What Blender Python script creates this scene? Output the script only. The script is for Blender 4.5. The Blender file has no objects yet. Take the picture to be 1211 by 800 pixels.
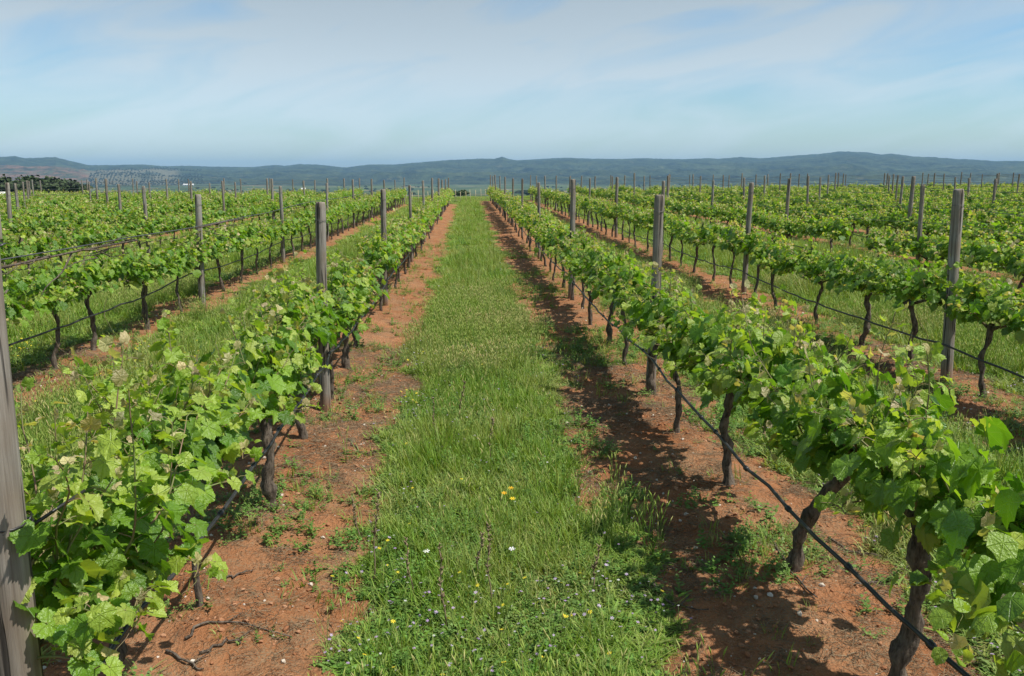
import bpy, math, random
import numpy as np
from math import radians, sin, cos, pi
from mathutils import Vector, Matrix

sc = bpy.context.scene
COL = sc.collection
_drng = np.random.default_rng


def RNG(s):
    return _drng(abs(int(s)) + (50000 if s < 0 else 0))


rng = RNG(7)
random.seed(7)

# ------------------------------------------------------------------ camera
CAM_H = 1.8
FPX = 1030.0
PITCH = math.atan(195.0 / FPX)
YAW = math.atan(52.5 * cos(PITCH) / FPX)
cd = bpy.data.cameras.new("camera")
cam = bpy.data.objects.new("camera", cd)
COL.objects.link(cam)
cam.location = (0, 0, CAM_H)
cam.rotation_euler = (pi / 2 - PITCH, 0, -YAW)
cd.sensor_width = 36
cd.lens = FPX / 1211.0 * 36
cd.clip_start = 0.05
cd.clip_end = 40000
sc.camera = cam

# ------------------------------------------------------------------ sky, sun, exposure
SUN_EL, SUN_AZ = 60.0, 108.0          # azimuth clockwise from +Y (the view): the sun stands to the right, a little behind
w = bpy.data.worlds.new("World")
sc.world = w
w.use_nodes = True
nt = w.node_tree
nt.nodes.clear()
N = nt.nodes.new
L = nt.links.new
sky = N('ShaderNodeTexSky')
sky.sky_type = 'NISHITA'
sky.sun_disc = False
sky.sun_elevation = radians(SUN_EL)
sky.sun_rotation = radians(SUN_AZ)
sky.altitude = 200
sky.air_density = 1.0
sky.dust_density = 0.6
sky.ozone_density = 1.6
bg = N('ShaderNodeBackground')
bg.inputs['Strength'].default_value = 0.097
out = N('ShaderNodeOutputWorld')
tc = N('ShaderNodeTexCoord')
sep = N('ShaderNodeSeparateXYZ')
L(tc.outputs['Generated'], sep.inputs[0])


def wmath(op, a, b=None, c=None, clamp=False):
    n = N('ShaderNodeMath')
    n.operation = op
    n.use_clamp = clamp
    for i, v in enumerate((a, b, c)):
        if v is None:
            continue
        if isinstance(v, (int, float)):
            n.inputs[i].default_value = v
        else:
            L(v, n.inputs[i])
    return n.outputs[0]


mp0 = N('ShaderNodeMapping')
mp0.inputs['Rotation'].default_value = (0, radians(14), 0)
L(tc.outputs['Generated'], mp0.inputs[0])
mp = N('ShaderNodeMapping')
mp.inputs['Scale'].default_value = (1.0, 1.0, 4.2)
L(mp0.outputs[0], mp.inputs[0])
n1 = N('ShaderNodeTexNoise')
n1.inputs['Scale'].default_value = 4.6
n1.inputs['Detail'].default_value = 8
n1.inputs['Roughness'].default_value = 0.52
n1.inputs['Distortion'].default_value = 0.9
L(mp.outputs[0], n1.inputs['Vector'])
n2 = N('ShaderNodeTexNoise')
n2.inputs['Scale'].default_value = 1.7
n2.inputs['Detail'].default_value = 2
L(mp.outputs[0], n2.inputs['Vector'])
cl = wmath('MULTIPLY_ADD', n1.outputs['Fac'], 3.1, -1.25)
cl = wmath('ADD', cl, wmath('MULTIPLY_ADD', n2.outputs['Fac'], 2.2, -0.80), clamp=True)
cl = wmath('MULTIPLY', cl, wmath('MULTIPLY_ADD', sep.outputs['Z'], 6.0, 0.35, clamp=True))
cl = wmath('MULTIPLY', cl, 0.85)
bw = N('ShaderNodeRGBToBW')
L(sky.outputs[0], bw.inputs[0])
lum = N('ShaderNodeCombineColor')
L(wmath('MULTIPLY', bw.outputs[0], 1.27), lum.inputs[0])
L(wmath('MULTIPLY', bw.outputs[0], 1.24), lum.inputs[1])
L(wmath('MULTIPLY', bw.outputs[0], 1.27), lum.inputs[2])
mx = N('ShaderNodeMix')
mx.data_type = 'RGBA'
L(cl, mx.inputs['Factor'])
L(sky.outputs[0], mx.inputs['A'])
L(lum.outputs[0], mx.inputs['B'])
tint = N('ShaderNodeMix')
tint.data_type = 'RGBA'
tint.blend_type = 'MULTIPLY'
tint.inputs['Factor'].default_value = 1.0
tint.inputs['B'].default_value = (0.95, 1.13, 1.20, 1)
L(mx.outputs['Result'], tint.inputs['A'])
L(tint.outputs['Result'], bg.inputs['Color'])
L(bg.outputs[0], out.inputs[0])

sd = bpy.data.lights.new("sun", 'SUN')
sd.energy = 4.9
sd.angle = radians(0.6)
sd.color = (1.0, 0.955, 0.88)
sun = bpy.data.objects.new("sun", sd)
COL.objects.link(sun)
el, az = radians(SUN_EL), radians(SUN_AZ)
sdir = Vector((sin(az) * cos(el), cos(az) * cos(el), sin(el)))
sun.rotation_euler = sdir.to_track_quat('Z', 'Y').to_euler()
sun.location = (30, -10, 60)

sc.view_settings.view_transform = 'Standard'
sc.view_settings.look = 'None'
sc.view_settings.gamma = 1
sc.view_settings.exposure = 0.20
sc.view_settings.use_curve_mapping = False
cy = sc.cycles
cy.max_bounces = 6
cy.diffuse_bounces = 3
cy.glossy_bounces = 2
cy.transmission_bounces = 4
cy.transparent_max_bounces = 4
cy.volume_bounces = 0
cy.use_denoising = True
cy.sample_clamp_indirect = 6
cy.caustics_reflective = False
cy.caustics_refractive = False

# ------------------------------------------------------------------ row layout
ROW0, PITCHX = 1.47, 2.60           # x of the first row to the right, distance between rows
AISLE = 0.10                        # middle of the grass strip of an aisle
POST_STEP = 5.6
FIELD_L, FIELD_R = 52.0, 57.0


def project(x, y, z):
    """photo pixel (1211 x 800) and depth of a world point, used only to tell what the frame can show"""
    dx, dy, dz = x, y, z - CAM_H
    xr = dx * cos(YAW) - dy * sin(YAW)
    yf = dx * sin(YAW) + dy * cos(YAW)
    zc = yf * cos(PITCH) - dz * sin(PITCH)
    yd = -dz * cos(PITCH) - yf * sin(PITCH)
    if zc < 0.05:
        return (9e9, 9e9, zc)
    return (605.5 + FPX * xr / zc, 400 + FPX * yd / zc, zc)


# ------------------------------------------------------------------ numpy noise and terrain
def _hash(ix, iy, seed):
    h = (ix.astype(np.int64) * 374761393 + iy.astype(np.int64) * 668265263 + seed * 1442695041) & 0xffffffff
    h = ((h ^ (h >> 13)) * 1274126177) & 0xffffffff
    h = (h ^ (h >> 16)) & 0xffffffff
    return h / 4294967295.0


def vnoise(x, y, seed=0):
    x = np.asarray(x, float); y = np.asarray(y, float)
    ix, iy = np.floor(x), np.floor(y)
    fx, fy = x - ix, y - iy
    fx = fx * fx * (3 - 2 * fx); fy = fy * fy * (3 - 2 * fy)
    a = _hash(ix, iy, seed); b = _hash(ix + 1, iy, seed)
    c = _hash(ix, iy + 1, seed); d = _hash(ix + 1, iy + 1, seed)
    return (a * (1 - fx) + b * fx) * (1 - fy) + (c * (1 - fx) + d * fx) * fy


def fbm(x, y, seed=0, octs=4, gain=0.5):
    s = 0; a = 1; t = 0
    for i in range(octs):
        s = s + a * vnoise(x * 2 ** i, y * 2 ** i, seed + i * 17); t += a; a *= gain
    return s / t


def sst(a, b, x):
    t = np.clip((np.asarray(x, float) - a) / (b - a), 0, 1)
    return t * t * (3 - 2 * t)


def terrain(x, y):
    x = np.asarray(x, float); y = np.asarray(y, float)
    r = np.sqrt(x * x + y * y)
    z = 0.0065 * np.clip(x, -60, 60) * sst(4, 50, y)
    far = np.interp(r, [0, 66, 120, 300, 700, 1500, 2200, 20000], [0, 0, -1.3, -6.5, -18, -34, -40, -40])
    return z + far


def row_dist(x):
    """distance from the middle of the nearest aisle's grass strip"""
    return np.abs(np.mod(np.asarray(x, float) - AISLE + PITCHX / 2, PITCHX) - PITCHX / 2)


def in_field(x, y):
    end = np.where(np.asarray(x) < 0.2, FIELD_L, FIELD_R)
    return (y < end + 0.4)


def grass_mask(x, y):
    """0 bare red soil .. 1 grass"""
    d = row_dist(x)
    edge = 0.64 + 0.50 * (fbm(x * 1.1, y * 1.1, 5, 4) - 0.5) + 0.40 * (fbm(x * 5, y * 5, 9, 2) - 0.5)
    # the strips right of the first right-hand row and far left are weedier
    patchy = fbm(x * 1.3, y * 0.8, 19, 3)
    edge = edge + (0.16 + 0.5 * (patchy - 0.5)) * sst(1.5, 2.2, x) + (0.30 + 0.4 * (patchy - 0.5)) * sst(-1.35, -2.0, x) + 0.05 * sst(20, 45, y)
    m = 1 - sst(-0.07, 0.07, d - edge)
    return np.where(in_field(x, y), m, 1.0)


# ------------------------------------------------------------------ mesh data helpers
class MD:
    """plain arrays of one mesh: vertices, faces, a colour and a 2-D coordinate per vertex, a material slot per face"""
    def __init__(s, v, loops, sizes, mat=None, col=None, uv=None):
        s.v = np.asarray(v, float).reshape(-1, 3)
        s.loops = np.asarray(loops, int).ravel()
        s.sizes = np.asarray(sizes, int).ravel()
        s.mat = np.zeros(len(s.sizes), int) if mat is None else np.asarray(mat, int)
        s.col = np.ones((len(s.v), 3)) if col is None else np.asarray(col, float)
        s.uv = np.zeros((len(s.v), 2)) if uv is None else np.asarray(uv, float)

    def slot(s, k):
        s.mat = np.full(len(s.sizes), k, int)
        return s

    def moved(s, M=None, t=(0, 0, 0)):
        v = s.v if M is None else s.v @ np.asarray(M).T
        return MD(v + np.asarray(t), s.loops, s.sizes, s.mat, s.col, s.uv)


def merge(ms):
    off = 0; lo = []
    for m in ms:
        lo.append(m.loops + off); off += len(m.v)
    return MD(np.concatenate([m.v for m in ms]), np.concatenate(lo), np.concatenate([m.sizes for m in ms]),
              np.concatenate([m.mat for m in ms]), np.concatenate([m.col for m in ms]), np.concatenate([m.uv for m in ms]))


def to_mesh(name, m, mats, smooth=True):
    me = bpy.data.meshes.new(name)
    me.vertices.add(len(m.v)); me.loops.add(len(m.loops)); me.polygons.add(len(m.sizes))
    me.vertices.foreach_set('co', m.v.astype(np.float32).ravel())
    me.loops.foreach_set('vertex_index', m.loops.astype(np.int32))
    st = np.concatenate([[0], np.cumsum(m.sizes)[:-1]]).astype(np.int32)
    me.polygons.foreach_set('loop_start', st)
    me.polygons.foreach_set('material_index', m.mat.astype(np.int32))
    me.polygons.foreach_set('use_smooth', np.full(len(m.sizes), bool(smooth)))
    for mt in mats:
        me.materials.append(mt)
    a = me.attributes.new('col', 'FLOAT_COLOR', 'POINT')
    a.data.foreach_set('color', np.concatenate([m.col, np.ones((len(m.col), 1))], 1).astype(np.float32).ravel())
    b = me.attributes.new('luv', 'FLOAT2', 'POINT')
    b.data.foreach_set('vector', m.uv.astype(np.float32).ravel())
    me.update(calc_edges=True)
    return me


def link(name, me, parent=None, loc=(0, 0, 0), rot=(0, 0, 0), scl=(1, 1, 1)):
    o = bpy.data.objects.new(name, me)
    o.location = loc; o.rotation_euler = rot; o.scale = scl
    COL.objects.link(o)
    if parent is not None:
        o.parent = parent
    return o


def tag(o, label=None, cat=None, group=None, kind=None):
    if label:
        o['label'] = label
    if cat:
        o['category'] = cat
    if group:
        o['group'] = group
    if kind:
        o['kind'] = kind
    return o


def empty(name, loc=(0, 0, 0), rz=0.0, scl=(1, 1, 1)):
    o = bpy.data.objects.new(name, None)
    o.empty_display_size = 0.1
    o.location = loc; o.rotation_euler = (0, 0, rz); o.scale = scl
    COL.objects.link(o)
    return o


def tube(path, radii, sides=8, rough=0.0, seed=0, cap=True, col=(1, 1, 1)):
    P = np.asarray(path, float); n = len(P)
    R = np.broadcast_to(np.asarray(radii, float), (n,))
    T = np.gradient(P, axis=0); T /= np.linalg.norm(T, axis=1)[:, None] + 1e-9
    ref = np.array([0.31, 0.95, 0.05]) if abs(T[0, 2]) > 0.6 else np.array([0.02, 0.03, 1.0])
    V = []
    r_ = RNG(seed)
    u = ref - T[0] * ref.dot(T[0]); u /= np.linalg.norm(u)
    for i in range(n):
        u = u - T[i] * u.dot(T[i]); u /= np.linalg.norm(u) + 1e-9
        b = np.cross(T[i], u)
        a = np.arange(sides) * 2 * pi / sides
        rr = R[i] * (1 + rough * (r_.random(sides) - 0.5) * 2)
        V.append(P[i] + rr[:, None] * (np.cos(a)[:, None] * u + np.sin(a)[:, None] * b))
    V = np.concatenate(V)
    i = np.arange(n - 1)[:, None]; k = np.arange(sides)[None, :]
    k2 = (k + 1) % sides
    q = np.stack([i * sides + k, i * sides + k2, (i + 1) * sides + k2, (i + 1) * sides + k], -1).reshape(-1, 4)
    loops = list(q.ravel()); sizes = [4] * len(q)
    if cap:
        loops += list(range(sides))[::-1]; sizes.append(sides)
        loops += [(n - 1) * sides + j for j in range(sides)]; sizes.append(sides)
    uv = np.stack([np.tile(np.arange(sides) / sides, n), np.repeat(np.linspace(0, 1, n), sides)], 1)
    return MD(V, loops, sizes, col=np.tile(col, (len(V), 1)), uv=uv)


def boxmd(x0, x1, y0, y1, z0, z1):
    v = [(x, y, z) for z in (z0, z1) for y in (y0, y1) for x in (x0, x1)]
    f = [0, 2, 3, 1, 4, 5, 7, 6, 0, 1, 5, 4, 2, 6, 7, 3, 0, 4, 6, 2, 1, 3, 7, 5]
    return MD(v, f, [4] * 6)


# ------------------------------------------------------------------ materials
class NT:
    def __init__(s, name):
        s.m = bpy.data.materials.new(name); s.m.use_nodes = True
        s.t = s.m.node_tree; s.t.nodes.clear()
        s.out = s.t.nodes.new('ShaderNodeOutputMaterial')

    def n(s, typ, **kw):
        x = s.t.nodes.new(typ)
        for k, v in kw.items():
            setattr(x, k, v)
        return x

    def put(s, sock, v):
        if isinstance(v, bpy.types.NodeSocket):
            s.t.links.new(v, sock)
        elif v is not None:
            if sock.type == 'RGBA' and len(v) == 3:
                v = (*v, 1)
            sock.default_value = v

    def math(s, op, a, b=None, c=None, clamp=False):
        x = s.n('ShaderNodeMath', operation=op, use_clamp=clamp)
        for i, v in enumerate((a, b, c)):
            if v is not None:
                s.put(x.inputs[i], v)
        return x.outputs[0]

    def mix(s, f, a, b, blend='MIX'):
        x = s.n('ShaderNodeMix', data_type='RGBA', blend_type=blend)
        s.put(x.inputs['Factor'], f); s.put(x.inputs['A'], a); s.put(x.inputs['B'], b)
        return x.outputs['Result']

    def noise(s, scale, detail=3, vec=None, rough=0.5, dist=0.0):
        x = s.n('ShaderNodeTexNoise')
        x.inputs['Scale'].default_value = scale; x.inputs['Detail'].default_value = detail
        x.inputs['Roughness'].default_value = rough; x.inputs['Distortion'].default_value = dist
        if vec is not None:
            s.put(x.inputs['Vector'], vec)
        return x.outputs['Fac']

    def ramp(s, f, lo, hi):
        x = s.n('ShaderNodeMapRange', clamp=True)
        s.put(x.inputs['Value'], f)
        x.inputs['From Min'].default_value = lo; x.inputs['From Max'].default_value = hi
        return x.outputs[0]

    def attr(s, name):
        return s.n('ShaderNodeAttribute', attribute_name=name)

    def pos(s):
        return s.n('ShaderNodeNewGeometry').outputs['Position']

    def obj(s):
        return s.n('ShaderNodeTexCoord').outputs['Object']

    def bump(s, h, strength, dist, normal=None):
        x = s.n('ShaderNodeBump')
        x.inputs['Strength'].default_value = strength; x.inputs['Distance'].default_value = dist
        s.put(x.inputs['Height'], h)
        if normal is not None:
            s.put(x.inputs['Normal'], normal)
        return x.outputs[0]

    def bsdf(s, color, rough=0.7, normal=None, spec=0.4, metal=0.0):
        x = s.n('ShaderNodeBsdfPrincipled')
        s.put(x.inputs['Base Color'], color); s.put(x.inputs['Roughness'], rough)
        x.inputs['Specular IOR Level'].default_value = spec
        x.inputs['Metallic'].default_value = metal
        if normal is not None:
            s.put(x.inputs['Normal'], normal)
        return x.outputs[0]

    def done(s, sh):
        s.t.links.new(sh, s.out.inputs[0])
        return s.m


def mat_leaf():
    t = NT('vine_leaf')
    c = t.attr('col').outputs['Color']
    uv = t.n('ShaderNodeSeparateXYZ'); t.put(uv.inputs[0], t.attr('luv').outputs['Vector'])
    ax = t.math('ABSOLUTE', uv.outputs[0])
    r = t.math('SQRT', t.math('ADD', t.math('MULTIPLY', ax, ax), t.math('MULTIPLY', uv.outputs[1], uv.outputs[1])))
    ang = t.math('ARCTAN2', ax, uv.outputs[1])
    best = None
    for a0 in (0.0, 0.92, 1.92):
        d = t.math('MULTIPLY', t.math('ABSOLUTE', t.math('SINE', t.math('SUBTRACT', ang, a0))), r)
        best = d if best is None else t.math('MINIMUM', best, d)
    vein = t.math('SUBTRACT', 1.0, t.ramp(best, 0.004, 0.035))
    vein = t.math('MULTIPLY', vein, t.ramp(r, 0.0, 0.15))
    n = t.noise(35, 2, t.obj())
    c2 = t.mix(t.math('MULTIPLY', n, 0.35), c, t.mix(1.0, c, (1.3, 1.2, 0.8), 'MULTIPLY'))
    c3 = t.mix(t.math('MULTIPLY', vein, 0.22), c2, (0.26, 0.40, 0.10))
    b = t.bump(t.math('ADD', t.math('MULTIPLY', vein, -0.6), t.math('MULTIPLY', t.noise(70, 3, t.obj(), 0.6), 2.2)), 0.75, 0.005)
    # underside paler and duller
    back = t.n('ShaderNodeNewGeometry').outputs['Backfacing']
    c4 = t.mix(t.math('MULTIPLY', back, 0.4), c3, (0.15, 0.20, 0.11))
    p = t.bsdf(c4, 0.38, b, 0.5)
    tr = t.n('ShaderNodeBsdfTranslucent')
    t.put(tr.inputs['Color'], t.mix(1.0, c3, (1.8, 1.9, 0.55), 'MULTIPLY'))
    m = t.n('ShaderNodeMixShader'); m.inputs[0].default_value = 0.36
    t.t.links.new(p, m.inputs[1]); t.t.links.new(tr.outputs[0], m.inputs[2])
    return t.done(m.outputs[0])


def mat_grass(name, base, dry, transl=0.3):
    t = NT(name)
    oi = t.n('ShaderNodeObjectInfo').outputs['Random']
    c = t.attr('col').outputs['Color']
    patch = t.noise(0.8, 3, t.pos())
    f = t.math('ADD', t.math('MULTIPLY', t.ramp(patch, 0.45, 0.72), 0.45), t.math('MULTIPLY', t.math('POWER', oi, 3.0), 0.55), clamp=True)
    k = t.mix(1.0, c, t.mix(f, base, dry), 'MULTIPLY')
    p = t.bsdf(k, 0.55, None, 0.3)
    tr = t.n('ShaderNodeBsdfTranslucent')
    t.put(tr.inputs['Color'], t.mix(1.0, k, (1.5, 1.5, 0.6), 'MULTIPLY'))
    m = t.n('ShaderNodeMixShader'); m.inputs[0].default_value = transl
    t.t.links.new(p, m.inputs[1]); t.t.links.new(tr.outputs[0], m.inputs[2])
    return t.done(m.outputs[0])


def mat_bark():
    t = NT('vine_bark')
    o = t.obj()
    mpn = t.n('ShaderNodeMapping'); mpn.inputs['Scale'].default_value = (1, 1, 0.16); t.put(mpn.inputs[0], o)
    st = t.noise(70, 5, mpn.outputs[0], 0.7)
    big = t.noise(22, 3, o)
    c = t.mix(t.ramp(st, 0.35, 0.68), (0.035, 0.027, 0.021), (0.22, 0.175, 0.135))
    c = t.mix(t.ramp(big, 0.52, 0.7), c, (0.20, 0.165, 0.13))
    h = t.math('ADD', st, t.math('MULTIPLY', big, 0.8))
    return t.done(t.bsdf(c, 0.92, t.bump(h, 0.9, 0.012), 0.15))


def mat_wood():
    t = NT('weathered_wood')
    o = t.obj()
    mpn = t.n('ShaderNodeMapping'); mpn.inputs['Scale'].default_value = (1, 1, 0.035); t.put(mpn.inputs[0], o)
    g = t.noise(75, 5, mpn.outputs[0], 0.65)
    big = t.noise(5, 3, o)
    oi = t.n('ShaderNodeObjectInfo').outputs['Random']
    c = t.mix(t.ramp(g, 0.3, 0.7), (0.12, 0.11, 0.095), (0.48, 0.455, 0.40))
    c = t.mix(t.math('MULTIPLY', t.ramp(big, 0.40, 0.65), 0.75), c, (0.22, 0.165, 0.115))
    c = t.mix(t.math('MULTIPLY', oi, 0.45), c, (0.17, 0.13, 0.10))
    z = t.n('ShaderNodeSeparateXYZ'); t.put(z.inputs[0], o)
    foot = t.math('SUBTRACT', 1.0, t.ramp(t.math('ADD', z.outputs[2], t.math('MULTIPLY', big, -0.12)), -0.02, 0.12))
    c = t.mix(t.math('MULTIPLY', foot, 0.7), c, (0.26, 0.12, 0.055))
    crack = t.ramp(t.noise(46, 3, mpn.outputs[0]), 0.57, 0.62)
    c = t.mix(t.math('MULTIPLY', crack, 0.85), c, (0.03, 0.027, 0.024))
    return t.done(t.bsdf(c, 0.88, t.bump(t.math('SUBTRACT', g, t.math('MULTIPLY', crack, 1.2)), 0.7, 0.006), 0.2))


def mat_flat(name, c1, c2, scale=30, rough=0.6, bump=0.0, spec=0.4, metal=0.0):
    t = NT(name)
    n = t.noise(scale, 4, t.obj())
    c = t.mix(t.ramp(n, 0.35, 0.65), c1, c2)
    return t.done(t.bsdf(c, rough, t.bump(n, bump, 0.01) if bump else None, spec, metal))


def mat_attr(name, rough=0.8, scale=30, bump=0.0):
    t = NT(name)
    c = t.attr('col').outputs['Color']
    n = t.noise(scale, 3, t.obj())
    c = t.mix(1.0, c, t.mix(n, (0.7, 0.7, 0.7), (1.3, 1.3, 1.3)), 'MULTIPLY')
    return t.done(t.bsdf(c, rough, t.bump(n, bump, 0.01) if bump else None, 0.25))


def mat_ground():
    t = NT('ground')
    p = t.pos()
    g = t.attr('col')
    s = t.n('ShaderNodeSeparateColor'); t.put(s.inputs[0], g.outputs['Color'])
    gm, farm = s.outputs[0], s.outputs[1]
    # red clay
    a = t.noise(1.3, 5, p, 0.6); b = t.noise(9, 5, p, 0.65); c = t.noise(60, 4, p, 0.6)
    soil = t.mix(t.ramp(a, 0.3, 0.7), (0.29, 0.112, 0.043), (0.43, 0.205, 0.098))
    soil = t.mix(t.ramp(b, 0.5, 0.75), soil, (0.17, 0.078, 0.038))
    soil = t.mix(t.math('MULTIPLY', t.ramp(c, 0.55, 0.72), 0.5), soil, (0.42, 0.26, 0.16))
    dryl = t.ramp(t.noise(2.5, 6, p, 0.75, 0.5), 0.44, 0.60)
    fine = t.ramp(t.noise(110, 3, p, 0.7), 0.42, 0.6)
    soil = t.mix(t.math('MULTIPLY', t.math('MULTIPLY', dryl, fine), 0.9), soil, (0.27, 0.20, 0.12))
    vo = t.n('ShaderNodeTexVoronoi'); vo.inputs['Scale'].default_value = 38; t.put(vo.inputs['Vector'], p)
    peb = t.math('SUBTRACT', 1.0, t.ramp(vo.outputs['Distance'], 0.10, 0.17))
    peb = t.math('MULTIPLY', peb, t.ramp(t.noise(7, 2, p), 0.55, 0.7))
    soil = t.mix(t.math('MULTIPLY', peb, 0.5), soil, (0.52, 0.42, 0.33))
    gcol = t.mix(t.ramp(t.noise(3, 4, p, 0.6), 0.35, 0.65), (0.05, 0.075, 0.018), (0.12, 0.13, 0.045))
    gcol = t.mix(t.ramp(t.noise(45, 3, p, 0.7), 0.45, 0.7), gcol, (0.14, 0.10, 0.05))
    e = t.math('ADD', gm, t.math('MULTIPLY', t.math('SUBTRACT', t.noise(22, 4, p, 0.7), 0.5), 0.9))
    near = t.mix(t.ramp(e, 0.35, 0.65), soil, gcol)
    # the land beyond the vineyard: pasture, stubble, scrub
    f1 = t.noise(0.0035, 4, p, 0.6, 0.8); f2 = t.noise(0.03, 4, p, 0.7)
    land = t.mix(t.ramp(f1, 0.42, 0.58), (0.045, 0.075, 0.025), (0.10, 0.13, 0.045))
    land = t.mix(t.ramp(f2, 0.5, 0.62), land, (0.035, 0.055, 0.02))
    land = t.mix(t.ramp(t.noise(0.006, 2, p), 0.60, 0.66), land, (0.24, 0.18, 0.10))
    col = t.mix(farm, near, land)
    h = t.math('ADD', t.math('MULTIPLY', b, 0.8), t.math('ADD', t.math('MULTIPLY', c, 0.55), t.math('MULTIPLY', peb, 0.35)))
    return t.done(t.bsdf(col, 0.95, t.bump(h, 1.0, 0.05), 0.1))


def mat_hill():
    t = NT('hillside')
    p = t.pos()
    s = t.n('ShaderNodeSeparateColor'); t.put(s.inputs[0], t.attr('col').outputs['Color'])
    n1 = t.noise(0.014, 6, p, 0.85); n2 = t.noise(0.004, 4, p, 0.6, 0.6)
    c = t.mix(t.ramp(n1, 0.38, 0.66), (0.004, 0.009, 0.005), (0.075, 0.10, 0.04))
    c = t.mix(t.math('MULTIPLY', t.ramp(n2, 0.52, 0.66), 0.7), c, (0.085, 0.105, 0.04))
    spot = t.ramp(t.noise(0.02, 3, p, 0.6), 0.62, 0.68)
    c = t.mix(t.math('MULTIPLY', spot, 0.5), c, (0.16, 0.15, 0.08))
    red = t.math('MULTIPLY', s.outputs[0], t.ramp(t.noise(0.012, 4, p, 0.7), 0.40, 0.58))
    c = t.mix(t.math('MULTIPLY', red, 0.85), c, (0.25, 0.13, 0.08))
    c = t.mix(t.math('MULTIPLY', s.outputs[1], t.ramp(t.noise(0.01, 2, p), 0.25, 0.45)), c, (0.15, 0.14, 0.085))
    return t.done(t.bsdf(c, 0.95, t.bump(n1, 1.0, 14.0), 0.05))


M_LEAF = mat_leaf()
M_BARK = mat_bark()
M_WOOD = mat_wood()
M_SHOOT = mat_flat('green_shoot', (0.16, 0.20, 0.06), (0.24, 0.15, 0.09), 12, 0.55)
M_HOSE = mat_flat('black_hose', (0.012, 0.012, 0.013), (0.04, 0.038, 0.036), 9, 0.42, 0.1, 0.5)
M_WIRE = mat_flat('galvanised_wire', (0.10, 0.10, 0.10), (0.16, 0.155, 0.15), 6, 0.5, 0, 0.5, 0.6)
M_GROUND = mat_ground()
M_HILL = mat_hill()
M_GRASS = mat_grass('grass_blades', (0.175, 0.300, 0.036), (0.40, 0.38, 0.16))
M_WEED = mat_grass('weed_leaves', (0.135, 0.270, 0.045), (0.24, 0.30, 0.10))
M_DRY = mat_flat('dry_stem', (0.13, 0.085, 0.05), (0.34, 0.26, 0.16), 25, 0.9)
M_TREE = mat_attr('tree_foliage', 0.75, 1.5, 0.0)
M_TRUNK = mat_flat('tree_bark', (0.06, 0.045, 0.03), (0.14, 0.11, 0.08), 4, 0.95, 0.4)
M_PEB = mat_attr('pebble_stone', 0.85, 40, 0.3)
M_FLOWER = mat_attr('petals', 0.6, 20)
M_WHITE = mat_flat('white_render', (0.72, 0.70, 0.66), (0.80, 0.79, 0.76), 0.8, 0.9)
M_ROOF = mat_flat('clay_roof', (0.30, 0.13, 0.08), (0.42, 0.20, 0.12), 2, 0.9)
M_DARK = mat_flat('dark_opening', (0.03, 0.03, 0.035), (0.05, 0.045, 0.04), 2, 0.5)
M_PALE = mat_flat('pale_cane', (0.50, 0.40, 0.22), (0.66, 0.56, 0.36), 8, 0.85)

# ------------------------------------------------------------------ ground sheet
def axis(segs):
    out = [segs[0][0]]
    for a, b, s0, s1 in segs:
        x = a
        while x < b - 1e-6:
            k = (x - a) / (b - a)
            x = min(b, x + s0 * (s1 / s0) ** k)
            out.append(x)
    return np.array(out)


gx_r = axis([(0, 3.2, 0.045, 0.05), (3.2, 40, 0.08, 0.13), (40, 400, 0.6, 60), (400, 11000, 80, 900)])
gx = np.concatenate([-gx_r[:0:-1], gx_r])
gy = axis([(-900, -6, 150, 1.5), (-6, 1.2, 0.3, 0.2), (1.2, 11, 0.045, 0.07), (11, 66, 0.08, 0.7), (66, 400, 1.0, 40), (400, 13000, 50, 700)])
GX, GY = np.meshgrid(gx, gy)
GZ = terrain(GX, GY)
gm = grass_mask(GX, GY)
nearw = (1 - sst(30, 60, GY)) * (1 - sst(15, 40, np.abs(GX)))
soilbump = 0.045 * (fbm(GX * 3.2, GY * 3.2, 21, 3) - 0.5) + 0.045 * (fbm(GX * 11, GY * 11, 31, 2) - 0.5)
GZ = GZ + nearw * (soilbump * (1.0 - 0.5 * gm) + 0.02 * (fbm(GX * 0.8, GY * 0.5, 3, 2) - 0.5) * 2)
GZ = GZ + nearw * 0.035 * (1 - sst(0.0, 0.5, PITCHX / 2 - row_dist(GX)))      # soil heaped up a little along the rows
Rr = np.sqrt(GX ** 2 + GY ** 2)
GZ = GZ + sst(150, 900, Rr) * 6 * (fbm(GX / 260, GY / 260, 40, 3) - 0.5)
ny, nx = GX.shape
ii = np.arange(ny - 1)[:, None] * nx + np.arange(nx - 1)[None, :]
q = np.stack([ii, ii + 1, ii + nx + 1, ii + nx], -1).reshape(-1, 4)
farm = sst(0.0, 1.0, (Rr - 95) / 60)
gcol = np.stack([gm, farm, np.zeros_like(gm)], -1).reshape(-1, 3)
ground = link('ground', to_mesh('ground', MD(np.stack([GX, GY, GZ], -1).reshape(-1, 3), q, [4] * len(q), col=gcol), [M_GROUND]))
tag(ground, 'red clay vineyard ground with grass strips between the rows of vines', None, None, 'structure')


def ground_z(x, y):
    x = np.asarray(x, float); y = np.asarray(y, float)
    z = terrain(x, y)
    nw = (1 - sst(30, 60, y)) * (1 - sst(15, 40, np.abs(x)))
    g = grass_mask(x, y)
    sb = 0.045 * (fbm(x * 3.2, y * 3.2, 21, 3) - 0.5) + 0.045 * (fbm(x * 11, y * 11, 31, 2) - 0.5)
    z = z + nw * (sb * (1.0 - 0.5 * g) + 0.02 * (fbm(x * 0.8, y * 0.5, 3, 2) - 0.5) * 2)
    z = z + nw * 0.035 * (1 - sst(0.0, 0.5, PITCHX / 2 - row_dist(x)))
    r = np.sqrt(x ** 2 + y ** 2)
    return z + sst(150, 900, r) * 6 * (fbm(x / 260, y / 260, 40, 3) - 0.5)


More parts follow.
